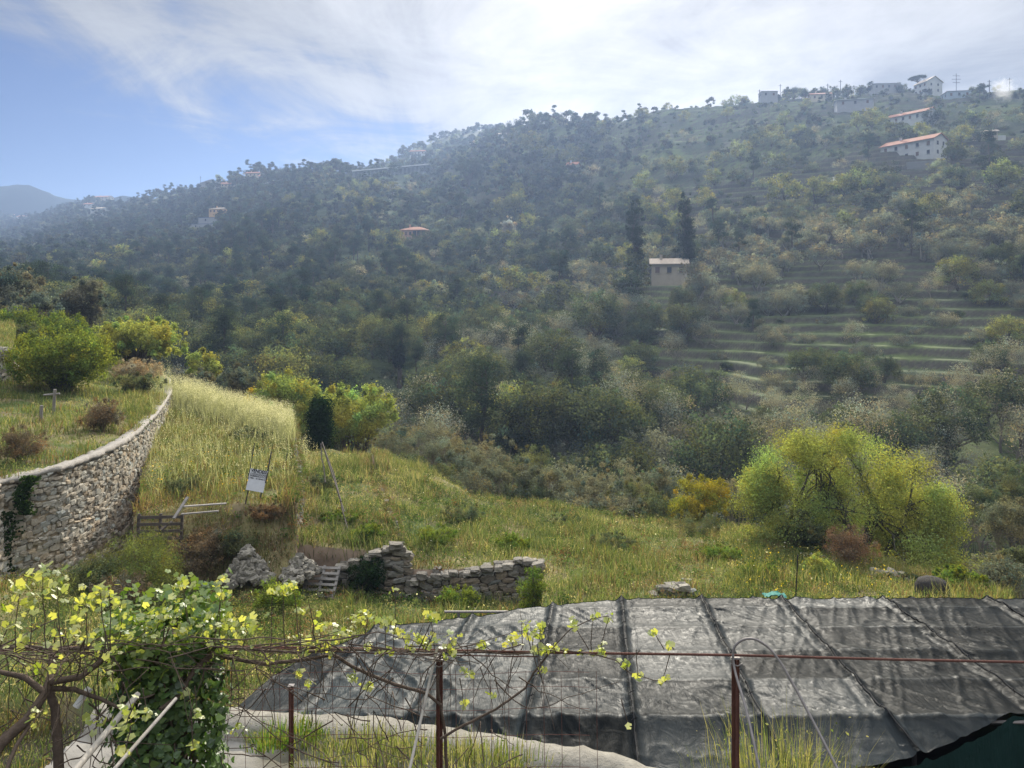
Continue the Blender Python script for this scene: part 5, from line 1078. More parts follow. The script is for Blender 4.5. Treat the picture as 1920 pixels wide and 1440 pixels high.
def vine():
    rng = np.random.default_rng(91); root = empty('grapevine', P(60, 1440, 4.1) + [0, 0, -1.2]); tag(root, 'leafing grapevine trained along the rail from the left frame', 'grapevine'); o = np.array(root.location)
    tb = MB(); S = lambda L: [P(*a) - o for a in L]
    trunks = [([(-30, 1445, 3.9), (0, 1395, 4.0), (50, 1350, 4.1), (85, 1300, 4.2), (95, 1270, 4.3), (100, 1215, 4.5)], (.035, .016)), ([(112, 1560, 4.2), (110, 1420, 4.2), (104, 1330, 4.25), (92, 1292, 4.3)], (.03, .02)), ([(92, 1280, 4.25), (150, 1270, 4.3), (190, 1240, 4.4), (215, 1213, 4.6)], (.02, .012)), ([(92, 1292, 4.25), (140, 1292, 4.3), (190, 1310, 4.3), (230, 1330, 4.3)], (.016, .008)), ([(85, 1300, 4.2), (45, 1270, 4.2), (10, 1262, 4.2), (-40, 1250, 4.2)], (.018, .01)), ([(0, 1470, 3.8), (30, 1400, 4.0), (55, 1360, 4.1)], (.012, .010)),
        ([(400, 1225, 4.6), (370, 1250, 4.6), (330, 1310, 4.5), (300, 1330, 4.4)], (.018, .012)), ([(400, 1226, 4.7), (500, 1245, 4.8), (560, 1238, 4.9), (625, 1228, 5.0), (660, 1250, 5.0), (740, 1283, 5.0), (800, 1300, 5.0), (826, 1322, 5.0)], (.012, .010)), ([(826, 1225, 5.05), (820, 1290, 5.0), (834, 1370, 5.05), (840, 1480, 5.05)], (.009, .012)), ([(-60, 1218, 4.6), (60, 1212, 4.7), (180, 1216, 4.7), (300, 1214, 4.8), (420, 1216, 4.8), (560, 1222, 4.9), (700, 1218, 5.0), (830, 1222, 5.0), (950, 1226, 5.02), (1060, 1220, 5.0), (1125, 1230, 5.0)], (.013, .004)),
        ([(1030, 1225, 5.0), (1000, 1262, 5.0), (985, 1290, 5.0), (930, 1330, 4.95), (870, 1360, 4.95), (826, 1385, 4.95)], (.006, .009)), ([(1125, 1230, 5.0), (1155, 1238, 5.0), (1180, 1262, 5.0), (1225, 1275, 5.0), (1250, 1278, 5.0)], (.004, .0025)), ([(1030, 1222, 5.0), (1070, 1180, 5.0), (1110, 1160, 5.0), (1142, 1155, 5.0)], (.004, .0025))]
    for L, r in trunks: cane(tb, S(L), r, rng, .05, 7)
    tb.build('trunk', M_canes, root, smooth=True)
    # the mass of last year's canes
    cb = MB()
    for k in range(170):
        px = rng.uniform(-40, 1010) if k % 5 else rng.uniform(-40, 330); Yc = np.interp(px, [0, 400, 1000], [4.2, 4.6, 5.0]) + rng.normal() * .15; py = 1218 + rng.normal() * 10
        if rng.random() < .5:       # drooping and arching
            a = P(px, py, Yc); dx = rng.uniform(-120, 120); b = P(px + dx * .5, py + rng.uniform(-20, 70), Yc + rng.normal() * .12); c = P(px + dx, py + rng.uniform(50, 215), Yc + rng.normal() * .2); L = [a, b, c]
        elif rng.random() < .62:   # along the rail
            a = P(px, py, Yc); b = P(px + rng.uniform(60, 150), py + rng.normal() * 22, Yc + rng.normal() * .1); c = P(px + rng.uniform(150, 280), py + rng.normal() * 30, Yc + .1 + rng.normal() * .1); L = [a, b, c]
        else:                      # upright shoots
            a = P(px, py, Yc); b = P(px + rng.normal() * 18, py - rng.uniform(20, 70), Yc + rng.normal() * .1); L = [a, b]
        L = [v for v in L]; 
        if max(960 + F * v[0] / v[1] for v in L) > 1080: continue
        r = rng.uniform(.0022, .0055); cane(cb, [v - o for v in L], (r, r * .4), rng, .10, 4)
    for k in range(60):     # hanging curls in the left corner and over the fence
        px = rng.uniform(-30, 260) if k < 26 else rng.uniform(430, 1000); py = rng.uniform(1260, 1440); Yc = 4.3 + .6 * (px > 300); a = P(px, py, Yc); b = P(px + rng.normal() * 60, py + rng.normal() * 50, Yc + rng.normal() * .15); c = P(px + rng.normal() * 90, py + rng.uniform(0, 120), Yc + rng.normal() * .2)
        cane(cb, [a - o, b - o, c - o], (.0045, .0018), rng, .14, 4)
    for (px, py, Yc, n, sp) in CL:      # the shoot that carries every cluster
        y1 = 1218 if py < 1245 else py - 50; cane(cb, [P(px + rng.normal() * 14, y1 if py < 1245 else y1, Yc) - o, P(px, py, Yc) - o], (.0035, .002), rng, .08, 4)
    cb.build('cane', M_canes, root, smooth=True)
    lb = MB()
    for (px, py, Yc, n, sp) in CL:
        n = int(n * (1.7 if px < 500 else 1.9)); pos = np.array([P(px + rng.normal() * sp * (.75 if px < 500 else .55), py + rng.normal() * sp * (.6 if px < 500 else .42), Yc + rng.normal() * .05) for _ in range(n)]) - o
        sz = rng.uniform(.016, .052, n) * (1.1 if Yc < 4.3 else 1.0); u = rng.random((n, 1)); c = np.array([.17, .24, .035]) * (1 - u) + np.array([.46, .47, .17]) * u; c = c * (1 + .15 * rng.normal(size=(n, 1)))
        nr = rand_unit(rng, n) * .9 + [0, -.35, .75]; leaves(lb, pos, nr, sz, rng, np.clip(c, .02, .8), VL, VF, aspect=1.0)
    lb.build('leaves', M_vine, root)
vine()
def ivy_post():
    rng = np.random.default_rng(92); c0 = P(312, 1300, 4.75); root = empty('ivy_covered_post', (c0[0], c0[1], Z_NEAR)); tag(root, 'stout post completely wrapped in glossy dark green ivy', 'ivy post'); o = np.array(root.location)
    mb = MB(); H = (HZ - 1175) / F * 4.75 - Z_NEAR; tube(mb, [(0, 0, -.2), (0, 0, H * .5), (.01, 0, H - .05)], [.14, .13, .11], 9)
    for k in range(26): a = rng.random() * 6.28; z0 = rng.uniform(0, H * .6); cane(mb, [np.array([.15 * cos(a), .15 * sin(a), z0]), np.array([.24 * cos(a + .6), .24 * sin(a + .6), z0 + H * .25]), np.array([.30 * cos(a + .2), .30 * sin(a + .2), min(z0 + H * .5, H)])], (.012, .004), rng, .1, 5)
    mb.build('post', M_canes, root, smooth=True); lb = MB(); n = 9500
    z = rng.random(n) * H; a = rng.random(n) * 6.28; lump = fbm(a * 1.8 + 5, z * 2.6, 95, 3); R = .245 + .20 * lump + .05 * np.sin(z * 2.1) + .05 * rng.normal(size=n) * .5; R = R * np.interp(z / H, [0, .75, .93, 1], [1.05, 1.0, .98, .8]); R *= rng.random(n) ** .12
    pos = np.stack([R * np.cos(a), R * np.sin(a), z], 1); nr = np.stack([np.cos(a), np.sin(a), np.full(n, .45)], 1) + rand_unit(rng, n) * .55; dn = np.tile([[0, 0, -1.0]], (n, 1)) + rand_unit(rng, n) * .5
    u = rng.random((n, 1)) ** 2.2; c = np.array([.040, .085, .018]) * (1 - u) + np.array([.14, .22, .04]) * u; c = c * (1 + .25 * rng.normal(size=(n, 1))) * (.7 + .7 * fbm(a * 3, z * 4, 96, 2))[:, None]
    leaves(lb, pos, nr, rng.uniform(.028, .062, n), rng, np.clip(c, .006, .4), IV, IF, aspect=1.0, dirs=dn)
    k = 900; a = rng.random(k) * 6.28; pos = np.stack([.40 * np.cos(a) * rng.random(k) ** .4, .40 * np.sin(a) * rng.random(k) ** .4, H + .10 * rng.normal(size=k)], 1); u = rng.random((k, 1)); c = np.array([.06, .12, .02]) * (1 - u) + np.array([.20, .26, .05]) * u
    leaves(lb, pos, rand_unit(rng, k) + [0, -.2, .9], rng.uniform(.03, .065, k), rng, c, VL, VF, aspect=1.0); lb.build('leaves', M_ivy, root)
ivy_post()
def near_weeds():
    """weeds on the near terrace and against its lip"""
    rng = np.random.default_rng(93)
    def tuft(name, label, spots, cat='weeds', hh=(.12, .35), n=260, cols=((.09, .14, .03), (.20, .21, .06), (.30, .26, .12)), w=.008, rad=.22, zb=None):
        mb = MB()
        for (px, py, Y, s) in spots:
            x0 = (px - 960) / F * Y; z0 = (HZ - py) / F * Y if zb is None else zb; m = int(n * s); a = rng.random(m) * 6.28; r = rad * s * rng.random(m) ** .6; x = x0 + r * np.cos(a) * 1.6; y = Y + r * np.sin(a); h = rng.uniform(*hh, m) * s ** .4
            ld = np.stack([np.cos(a), np.sin(a), 0 * a], 1) * rng.random((m, 1)) * .6; p0 = np.stack([x, y, np.full(m, z0)], 1); t = np.stack([np.sin(a), np.cos(a), 0 * a], 1) * w * rng.uniform(.6, 1.5, (m, 1)); mid = p0 + ([0, 0, .55] + ld * .3) * h[:, None]; tip = p0 + ([0, 0, 1] + ld) * h[:, None]
            v = np.stack([p0 - t * .5, p0 + t * .5, mid + t * .45, tip, mid - t * .45], 1); k = rng.integers(0, len(cols), m); c = np.array(cols)[k] * (1 + .2 * rng.normal(size=(m, 1))); blades(mb, v, c)
            q = m // 2; pos = p0[:q] + [0, 0, 1] * (h[:q] * rng.uniform(.3, 1, q))[:, None] + rng.normal(size=(q, 3)) * .03; leaves(mb, pos, rand_unit(rng, q) + [0, 0, .5], rng.uniform(.012, .035, q), rng, c[:q] * 1.1, aspect=.6)
        tag(mb.build(name, M_grass), label, cat, kind='stuff')
    tuft('weeds', 'green leafy weeds on the near concrete beside the ivy post', [(530, 1385, 7.2, 1.0), (500, 1400, 6.9, .6), (560, 1392, 7.1, .8), (590, 1385, 7.3, .4)], cat='weeds', hh=(.05, .18), cols=((.07, .14, .025), (.11, .17, .035), (.20, .20, .06)))
    tuft('weeds', 'thin pale weeds growing along the near concrete lip', [(660, 1420, 6.9, 1.0), (700, 1430, 6.8, 1.3), (760, 1430, 6.8, 1.0), (800, 1436, 6.7, 1.3), (860, 1440, 6.7, 1.2), (910, 1445, 6.6, 1.2), (960, 1450, 6.6, 1.2), (640, 1400, 7.1, .7), (880, 1420, 6.9, .7), (740, 1405, 7.1, .7), (600, 1440, 6.7, .8), (690, 1400, 7.1, .8)], hh=(.05, .22), n=150, cols=((.10, .14, .04), (.20, .22, .08), (.28, .26, .14)))
    tuft('weeds', 'tall grass rising in front of the net below the hoop', [(1420, 1470, 6.3, 1.3), (1460, 1480, 6.2, 1.5), (1500, 1470, 6.3, 1.3), (1535, 1478, 6.25, 1.0), (1445, 1465, 6.4, 1.0)], hh=(.12, .50), n=110, cols=((.11, .15, .04), (.22, .23, .09), (.30, .27, .13)), w=.0045, rad=.30)
    tuft('weeds', 'brown and green weeds under the vine in the left corner', [(20, 1400, 12.4, 2.2), (60, 1370, 12.9, 2.2), (160, 1350, 13.3, 2.2), (90, 1340, 13.4, 2.3), (-20, 1360, 13.0, 2.2)], hh=(.12, .40), cols=((.08, .12, .03), (.16, .10, .05), (.22, .19, .09)))
near_weeds()
# ------------------------------------------------------------------ houses and other buildings of the far hillside
def ray_ground(px, py, Yg, lo=.7, hi=1.4):
    Y = np.linspace(Yg * lo, Yg * hi, 500); x = (px - 960) / F * Y; z = ground_z(x, Y); r = HZ - F * z / Y; k = int(np.argmin(np.abs(r - py) + .02 * np.abs(Y - Yg) / Yg * 50)); return np.array([x[k], Y[k], z[k]])
def bm(name, c): return solid(name, c, .9, .12, .8, spec=.1)
B_white = bm('white_render', (.50, .50, .48)); B_cream = bm('cream_render', (.55, .48, .36)); B_pink = bm('pink_render', (.50, .31, .24)); B_ochre = bm('ochre_render', (.62, .40, .20)); B_grey = bm('grey_render', (.34, .34, .34)); B_stone = bm('old_plaster', (.40, .34, .26)); B_tile = solid('terracotta_tiles', (.33, .15, .09), .9, .3, 3, .5, 6); B_tileg = solid('bleached_tiles', (.42, .34, .26), .9, .3, 3, .5, 6); B_dark = solid('window_dark', (.02, .022, .025), .3, 0, spec=.4); B_shut = solid('brown_shutter', (.12, .07, .045), .8, .1)
def house(label, px, py, Yg, L, D, H, rz, wall, roof, rh=1.4, kind='gable', wins=6, floors=1, name='house', drop=3.0, clear=1.0, arches=0, Y=None):
    c = ray_ground(px, py, Yg); zb = (HZ - py) / F * c[1]; c[2] = min(c[2] + .5, zb) if abs(zb - c[2]) > 3 else zb
    root = empty(name, c, radians(rz)); tag(root, label, 'house' if name == 'house' else name.replace('_', ' '))
    CLEAR.append((c[0], c[1], max(L, D) * .62 * clear)); CLEAR.append((c[0] * .97, c[1] * .97, max(L, D) * .42 * clear)); CLEAR.append((c[0] * .94, c[1] * .94, max(L, D) * .3 * clear))
    if clear > 1:
        for q in (.92, .89, .86): CLEAR.append((c[0] * q, c[1] * q, 4.5))
    mb = MB(); a, b = L / 2, D / 2
    V = [(-a, -b, -drop), (a, -b, -drop), (a, b, -drop), (-a, b, -drop), (-a, -b, H), (a, -b, H), (a, b, H), (-a, b, H)]; mb.add(V, BOXF[[0, 2, 3, 4, 5]])
    if kind == 'gable': mb.add([(-a, -b, H), (-a, 0, H + rh), (-a, b, H)], [[0, 1, 2]]); mb.add([(a, -b, H), (a, 0, H + rh), (a, b, H)], [[0, 2, 1]])
    mb.build('wall', wall, root); mb = MB(); e = .45; t = .16
    if kind == 'gable':
        for s in (-1, 1):
            dz = rh / b * e; top = [(-a - e, 0, H + rh), (a + e, 0, H + rh), (a + e, s * (b + e), H - dz), (-a - e, s * (b + e), H - dz)]; v = np.array(top + [(p[0], p[1], p[2] + t) for p in top]); v[:, 2] += .02; mb.add(v, BOXF)
    elif kind == 'hip':
        rr = max(L / 2 - D / 2, .4); z0 = H; v = [(-a - e, -b - e, z0), (a + e, -b - e, z0), (a + e, b + e, z0), (-a - e, b + e, z0), (-rr, 0, z0 + rh), (rr, 0, z0 + rh)]; mb.add(v, [[0, 1, 5, 4], [2, 3, 4, 5]]); mb.add(v, [[1, 2, 5], [3, 0, 4]]); mb.add(v[:4], [[0, 3, 2, 1]])
    else: box(mb, (0, 0, H + .12), (L + .5, D + .5, .24))
    rf = mb.build('roof', roof, root)
    if kind != 'flat': mb = MB(); box(mb, (L * .22, .4, H + rh * .9 + .4), (.6, .6, 1.1)); box(mb, (L * .22, .4, H + rh * .9 + 1.0), (.8, .8, .12)); mb.build('chimney', wall, rf)
    fs = -1 if cos(radians(rz)) > 0 else 1
    for fl in range(floors):
        zc = H - 1.35 - fl * 2.8
        for k in range(wins):
            x = -a + L * (k + .5) / wins; mb = MB(); ar = k < arches and fl == 0; w_, h_ = (1.5, 2.0) if ar else (.95, 1.25); box(mb, (x, fs * (b + .03), zc), (w_, .08, h_)); wn = mb.build('window', B_dark if ar or (k + fl) % 2 else B_shut, root)
            mb = MB(); box(mb, (x, fs * (b + .08), zc - h_ / 2 - .06), (w_ + .2, .14, .1)); mb.build('sill', wall, wn)
        for s in (-1, 1):
            for y in (-D * .22, D * .22): mb = MB(); box(mb, (s * (a + .03), y, zc), (.08, .9, 1.2)); mb.build('window', B_dark, root)
    return root
house('large white farmhouse with long terracotta roof stepping down the right slope', 1712, 294, 236, 18, 7, 4.2, 120, B_white, B_tile, 1.7, wins=5, floors=2, drop=5, clear=1.1)
house('white house with long roof half hidden by a dark tree above the large farmhouse', 1708, 232, 325, 17, 6.5, 3.2, 124, B_white, B_tile, 1.6, wins=6)
house('white gabled house on the ridge beside the umbrella pine', 1740, 172, 372, 8.5, 9, 3.8, 104, B_white, B_tileg, 2.6, wins=3, floors=2, clear=.8)
house('low flat-roofed dark building on the ridge between palm and round tree', 1655, 168, 385, 12, 8, 1.9, 176, B_grey, B_grey, kind='flat', wins=4)
house('grey warehouse with a pale roof edge under the ridge trees', 1600, 212, 352, 15, 9, 5, 166, B_grey, bm('pale_roof', (.5, .5, .52)), .9, wins=3)
house('little red-roofed cream house just below the ridge trees', 1538, 192, 372, 10, 7, 3.2, 170, B_cream, B_tile, 1.3, wins=3)
house('square dark hut on the ridge beside the tallest thin pole', 1440, 184, 392, 8, 6, 2.6, 178, B_grey, B_grey, kind='flat', wins=2)
house('bluish flat house right of the ridge gable', 1792, 190, 345, 10, 8, 3.6, 170, bm('blue_grey_render', (.33, .40, .44)), B_grey, kind='flat', wins=3)
house('small white shed roof shining among the scrub', 1568, 352, 212, 3.2, 2.6, 1.9, 165, B_white, bm('white_sheet', (.72, .72, .70)), .25, wins=1, name='shed', drop=1)
house('pale stone outbuilding beside the dirt yard at far right', 1845, 262, 262, 7, 5, 2.2, 160, B_stone, B_tileg, .8, wins=2)
house('old plastered stone cottage standing right in front of the two cypresses', 1254, 526, 167, 7.6, 5.2, 3.6, 171, B_stone, B_tileg, 1.1, wins=3, floors=1, drop=2.5, clear=1.3)
house('pink farmhouse with terracotta roof and arched loggia', 780, 449, 278, 10.5, 7.5, 3.4, 166, B_pink, B_tile, 1.5, wins=6, arches=3, drop=3.5, kind='hip', clear=1.25)
house('ochre villa glowing on the left spur', 415, 404, 432, 11.5, 8, 3.6, 172, B_ochre, B_tileg, 1.2, wins=5, kind='hip', drop=2)
house('long dark flat greenhouse just below the ochre villa', 403, 414, 424, 18, 5, 1.6, 172, B_grey, bm('blue_dark_roof', (.10, .13, .20)), kind='flat', wins=2, name='greenhouse', drop=2)
house('second lower dark greenhouse on the left spur', 385, 426, 416, 18, 5, 1.6, 172, B_grey, bm('blue_dark_roof', (.10, .13, .20)), kind='flat', wins=2, name='greenhouse', drop=2)
house('small grey gabled shed under the two dark greenhouses', 398, 436, 410, 5, 4, 2.6, 100, B_grey, B_grey, .9, wins=1, name='shed')
house('broad grey gable on the skyline of the left spur', 400, 344, 610, 14, 17, 4, 96, B_grey, B_tileg, 3, wins=2, clear=.6)
for k, (px, py, Y, L, w_, lab) in enumerate(((448, 346, 585, 12, B_pink, 'pinkish house, leftmost of the hamlet on the left skyline'), (478, 336, 590, 12, B_cream, 'cream house in the middle of the skyline hamlet'), (499, 342, 570, 9, B_white, 'small white house at the right end of the skyline hamlet'), (430, 356, 560, 10, B_cream, 'cream house a little below the skyline hamlet'))): house(lab, px, py, Y, L, 8, 4, 168 + 5 * k, w_, B_tile, 1.4, wins=4)
house('white villa high on the far left spur', 195, 382, 900, 20, 12, 8, 170, B_cream, B_tile, 2, wins=4, floors=2); house('white block house low on the far left spur', 187, 404, 800, 13, 9, 6, 165, B_white, B_tileg, 1.5, wins=3); house('small pale house left of the white villa', 168, 392, 900, 10, 8, 5, 170, B_white, B_tile, 1.5, wins=2)
house('pale house at the left frame on the spur', 48, 396, 1150, 20, 12, 5, 172, B_white, B_tile, 2, wins=3); house('cream house near the left frame on the spur', 22, 400, 1150, 14, 10, 5, 172, B_cream, B_tile, 2, wins=3)
house('pale building with flat roof under the long viaduct', 728, 362, 440, 14, 8, 4, 174, B_white, bm('pale_roof', (.5, .5, .5)), kind='flat', wins=5)
house('tiny white house on the hazy hill under the light', 1075, 322, 345, 5, 4.5, 3, 160, B_white, B_tile, 1.3, wins=2)
house('white house below the wooded knoll on the hazy crest', 948, 262, 452, 9, 7, 3, 165, B_white, B_tileg, 1.5, wins=3); house('small arched pale house on the hazy crest', 893, 278, 470, 8, 7, 4, 160, B_cream, B_tile, 1.3, wins=2); house('farthest pale house on the left end of the hazy crest', 784, 294, 540, 13, 7, 4, 172, B_white, B_tile, 1.4, wins=4)
house('thin pale shelter in the wood near the light streak', 927, 574, 182, 3.6, 2.4, .8, 174, B_white, bm('white_sheet', (.72, .72, .70)), kind='flat', wins=1, name='shed', drop=1.5)
def gallery():
    Y = 505; a = ray_ground(662, 326, 505); root = empty('viaduct', a); tag(root, 'long pale viaduct-like gallery on pillars along the crest', 'viaduct'); p = P(660, 321, 500); q = P(826, 306, 512); d = q - p; L = np.linalg.norm(d[:2]); u = d / L; inv = np.array(a)
    mb = MB(); n = np.array([-u[1], u[0], 0]); 
    for (w, h, z) in ((3.0, .7, 0),): 
        v = np.array([p - n * w - [0, 0, h], q - n * w - [0, 0, h], q + n * w - [0, 0, h], p + n * w - [0, 0, h], p - n * w, q - n * w, q + n * w, p + n * w]) - inv; mb.add(v, BOXF)
    mb.build('deck', bm('white_concrete', (.66, .66, .66)), root)
    for k in range(22):
        c = p + d * (k + .5) / 22; mb = MB(); box(mb, c - inv - [0, 0, 3.2], (.6, 1.2, 5.0)); mb.build('pillar', B_white, root)
    mb = MB(); v = np.array([p + n * 2 - [0, 0, 6], q + n * 2 - [0, 0, 6], q + n * 2.6 - [0, 0, 6], p + n * 2.6 - [0, 0, 6], p + n * 2 - [0, 0, .7], q + n * 2 - [0, 0, .7], q + n * 2.6 - [0, 0, .7], p + n * 2.6 - [0, 0, .7]]) - inv; mb.add(v, BOXF); mb.build('back_wall', B_grey, root)
    for k in range(6): c = p + d * k / 5; CLEAR.append((c[0] * .99, c[1] * .99, 7)); CLEAR.append((c[0], c[1], 7)); CLEAR.append((c[0] * .965, c[1] * .965, 6))
gallery()
def yard_wall(label, px0, px1, py, Yg, h, col):
    a = ray_ground(px0, py, Yg); b = ray_ground(px1, py - 2, Yg); mb = MB(); d = unit((b - a) * [1, 1, 0]); n = np.array([-d[1], d[0], 0]) * .3; zt = max(a[2], b[2]) + h
    v = [np.r_[(a - n)[:2], a[2] - 2], np.r_[(b - n)[:2], b[2] - 2], np.r_[(b + n)[:2], b[2] - 2], np.r_[(a + n)[:2], a[2] - 2], np.r_[(a - n)[:2], zt], np.r_[(b - n)[:2], zt], np.r_[(b + n)[:2], zt], np.r_[(a + n)[:2], zt]]
    mb.add(v, BOXF); tag(mb.build('yard_wall', col), label, 'wall'); CLEAR.append(((a[0] + b[0]) / 2, (a[1] + b[1]) / 2, 5))
yard_wall('grey retaining wall of the yard right of the large white farmhouse', 1700, 1775, 314, 226, 1.6, bm('dull_wall', (.20, .20, .19))); yard_wall('pale parapet beside the dirt yard at far right', 1855, 1885, 262, 255, 1.2, B_white)
# poles on the skyline
def upole(label, px, pt, Yg, lattice=False, arm=.9, grp='thin utility poles on the skyline'):
    c = ray_ground(px, pt + 26, Yg, .85, 1.12); Y = c[1]; zt = (HZ - pt) / F * Y; root = empty('utility_pole', (c[0], Y, c[2])); tag(root, label, 'utility pole', grp); h = zt - c[2]; mb = MB(); tube(mb, [(0, 0, -1), (0, 0, h)], .16 if not lattice else .12, 5); mb.build('mast', M_roddk, root)
    mb = MB(); box(mb, (0, 0, h * .9), (arm * 2, .12, .14)); 
    if lattice: box(mb, (0, 0, h * .75), (arm * 2.6, .14, .16)); box(mb, (0, 0, h * .6), (arm * 2.0, .14, .16))
    mb.build('crossarm', M_roddk, root)
for a in ((1463, 158, 390, 'tallest utility pole, right of the dark ridge hut'), (1424, 168, 392, 'utility pole left of the dark ridge hut'), (1500, 164, 388, 'utility pole between the two clumps of ridge trees'), (1552, 157, 385, 'utility pole above the red-roofed house'), (1576, 150, 385, 'utility pole left of the palm'), (1855, 150, 352, 'utility pole right of the lattice mast'), (1893, 146, 350, 'utility pole near the smoke'), (496, 312, 600, 'utility pole above the skyline hamlet'), (545, 308, 600, 'utility pole beside the round skyline tree'), (332, 346, 740, 'utility pole on the left end of the spur'), (376, 330, 640, 'utility pole left of the broad grey gable')): upole(a[3], a[0], a[1], a[2])
upole('lattice mast with several crossarms standing on the right skyline', 1793, 138, 352, True, 1.6)
def umbrella_pine():
    rng = np.random.default_rng(301); c = ray_ground(1722, 168, 378); Y = c[1]; s = Y / F; root = empty('umbrella_pine', (c[0], Y, c[2])); tag(root, 'umbrella pine with flat dark canopy leaning over the ridge gable', 'pine tree'); h = (HZ - 149) * s - c[2]
    tb = MB(); tube(tb, bent((0, 0, -1), (-.3, 0, h * .95), rng, 6, .05), np.linspace(.45, .3, 6), 6)
    C = [];
    for k in range(46):
        a = rng.random() * 6.28; r = rng.random() ** .5; x = 4.2 * r * cos(a); C.append((x - .3, 4.0 * r * sin(a), h + .55 + .9 * (1 - r * r) + .08 * x))
        if k < 10: tube(tb, bent((-.3, 0, h * .8), C[-1], rng, 4, .1), np.linspace(.14, .05, 4), 4)
    cb = MB(); crown(cb, np.array(C), rng.uniform(.8, 1.1, len(C)), 9000, .42, rng, .4, squash=.42, tone=.2); tb.build('trunk', M_bark, root); cb.build('crown', M_pine, root); CLEAR.append((c[0], Y, 6))
umbrella_pine()
def palm():
    rng = np.random.default_rng(302); c = ray_ground(1632, 170, 386); Y = c[1]; s = Y / F; root = empty('palm_tree', (c[0], Y, c[2])); tag(root, 'small palm sticking up on the ridge beside the low dark building', 'palm tree'); h = (HZ - 156) * s - c[2]; tb = MB(); tube(tb, [(0, 0, -1), (0, 0, h)], [.35, .25], 6); tb.build('trunk', M_bark, root); mb = MB()
    for k in range(26):
        a = rng.random() * 6.28; e = rng.uniform(-.1, 1.1); t = np.linspace(0, 1, 6); L = 2.4; p = np.stack([L * t * cos(a) * cos(e), L * t * sin(a) * cos(e), h + L * t * sin(e) - 1.3 * t ** 2], 1)
        w = .28 * np.sin(pi * np.clip(t + .08, 0, 1)) + .03; sd = np.array([-sin(a), cos(a), 0]); v = np.concatenate([p - sd * w[:, None], p + sd * w[:, None]]); mb.add(v, [[i, i + 1, i + 7, i + 6] for i in range(5)])
    mb.build('crown', M_pine, root); CLEAR.append((c[0], Y, 3))
palm()
def ridge_tree(px, pt, w, kind, Yg, label, seed, mat=None, squash=False):
    c = ray_ground(px, pt + w * .9, Yg, .88, 1.1); hero('ridge_tree', label, 'tree', px, pt + w * 1.15, pt, w, c[1], mat or M_oak, 3000, .40, seed, 16, 2, r0=.2, R0=.42, tone=.25)
RT = ((1476, 164, 20, 'round ridge tree right of the tallest pole'), (1488, 163, 22, 'second round ridge tree right of the tallest pole'), (1510, 165, 22, 'round ridge tree, left of the pair above the red roof'), (1526, 166, 18, 'round ridge tree, right of the pair above the red roof'), (1543, 163, 20, 'ridge tree directly above the red-roofed house'), (1563, 161, 26, 'dense ridge tree left of the low dark building'), (1589, 159, 28, 'broad ridge tree under the pole left of the palm'), (1612, 160, 24, 'ridge tree just left of the palm'), (1687, 155, 28, 'domed dark ridge tree between flat building and umbrella pine'), (1830, 160, 24, 'spiky ridge tree right of the lattice mast'),
 (1003, 213, 30, 'largest dark tree crowning the wooded knoll'), (1025, 214, 22, 'upright dark tree at the right of the wooded knoll'), (975, 220, 28, 'dark tree in the middle of the wooded knoll'), (952, 227, 26, 'dark tree at the left of the wooded knoll'), (1050, 224, 16, 'low tree right of the wooded knoll'),
 (537, 308, 30, 'large round tree on the skyline right of the hamlet'), (592, 306, 26, 'pale round tree left of the wind-bent pines'), (612, 301, 18, 'wind-bent skyline pine, leftmost of its row'), (628, 304, 20, 'wind-bent skyline pine in the middle of its row'), (644, 309, 20, 'wind-bent skyline pine, rightmost of its row'), (662, 312, 16, 'low skyline tree at the foot of the viaduct'), (338, 350, 12, 'small round tree at the end of the spur'))
for k, (px, pt, w, lab) in enumerate(RT): ridge_tree(px, pt, w, 'oak', 385 if px > 1300 else (455 if px > 900 else 560), lab, 400 + k, M_pine if px < 1100 and k > 10 else M_oak)
hero('oak_tree', 'big dark tree mass right of the long viaduct', 'tree', 880, 352, 284, 56, 400, M_pine, 7000, .42, 430, 30, 3, r0=.3)
hero('oak_tree', 'dark tree partly hiding the long white house', 'tree', 1722, 240, 212, 26, 305, M_oak, 3500, .32, 431, 16, 2); hero('oak_tree', 'large dark tree right of the large white farmhouse', 'tree', 1790, 305, 262, 46, 222, M_oak, 6000, .26, 432, 22, 2); hero('oak_tree', 'dark rounded tree in the scrub near the shining shed', 'tree', 1645, 370, 338, 40, 205, M_oak, 6000, .24, 433, 22, 2)
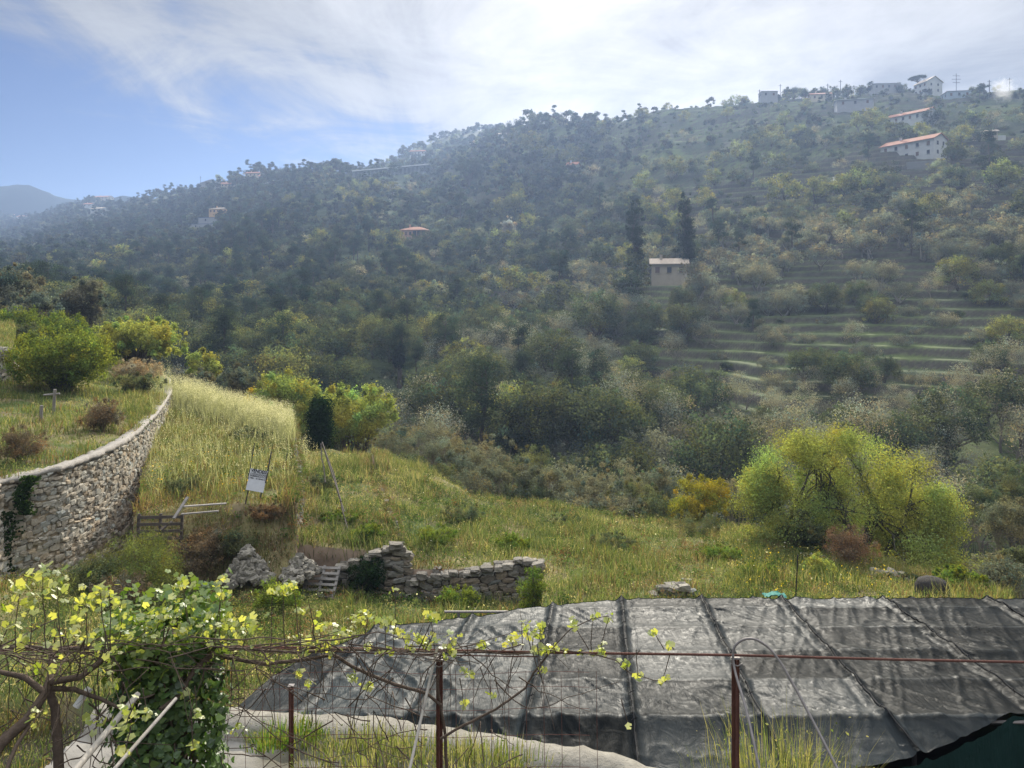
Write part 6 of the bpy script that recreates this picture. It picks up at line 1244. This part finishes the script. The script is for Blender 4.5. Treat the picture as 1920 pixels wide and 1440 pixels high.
def smoke():
    c = ray_ground(1880, 200, 310); m, nt, out = mat_new('smoke_cloud'); v = N(nt, 'ShaderNodeVolumePrincipled'); v.inputs['Color'].default_value = (.97, .98, 1, 1); v.inputs['Anisotropy'].default_value = .3
    tc = N(nt, 'ShaderNodeTexCoord'); n = N(nt, 'ShaderNodeTexNoise', i_Scale=.35, i_Detail=5.0, i_Roughness=.6, i_Distortion=1.0); LK(nt, tc.outputs['Object'], n.inputs['Vector']); ln = N(nt, 'ShaderNodeVectorMath', operation='LENGTH'); mp = N(nt, 'ShaderNodeMapping'); mp.inputs['Scale'].default_value = (1 / 6.0, 1 / 5.0, 1 / 6.5); mp.inputs['Location'].default_value = (0, 0, -.95); LK(nt, tc.outputs['Object'], mp.inputs[0]); LK(nt, mp.outputs[0], ln.inputs[0])
    d = MATH(nt, 'MULTIPLY', MATH(nt, 'MAXIMUM', MATH(nt, 'SUBTRACT', MATH(nt, 'SUBTRACT', n.outputs[0], MATH(nt, 'MULTIPLY', ln.outputs['Value'], .42)), .16), 0), .55); LK(nt, d, v.inputs['Density']); LK(nt, v.outputs[0], out.inputs['Volume'])
    mb = MB(); u = np.linspace(0, 2 * pi, 16, endpoint=False); pr = [(.05, -.3), (2.2, .8), (4.2, 3.5), (5.6, 7), (5.4, 9.5), (3.4, 12), (.05, 13)]; V = np.array([[(r * cos(a) + z * .12, r * .8 * sin(a), z) for a in u] for r, z in pr]); f = [[a * 16 + b, a * 16 + (b + 1) % 16, (a + 1) * 16 + (b + 1) % 16, (a + 1) * 16 + b] for a in range(6) for b in range(16)]
    mb.add(V.reshape(-1, 3), f); o = mb.build('smoke', m, loc=c + [0, 0, .3]); tag(o, 'pale plume of bonfire smoke rising near the right skyline', 'smoke', kind='stuff'); CLEAR.append((c[0], c[1], 6))
smoke()
scatter_trees()
# ------------------------------------------------------------------ haze
def build_haze():
    m, nt, out = mat_new('haze_air')
    v = N(nt, 'ShaderNodeVolumePrincipled'); v.inputs['Color'].default_value = (.45, .62, 1.0, 1); v.inputs['Density'].default_value = 0.00036; v.inputs['Anisotropy'].default_value = .45
    LK(nt, v.outputs[0], out.inputs['Volume'])
    mb = MB(); box(mb, (0, 755, 66), (3900, 1660, 312)); o = mb.build('haze', m); tag(o, 'thin blue haze filling the valley air', 'haze', kind='stuff')
build_haze()
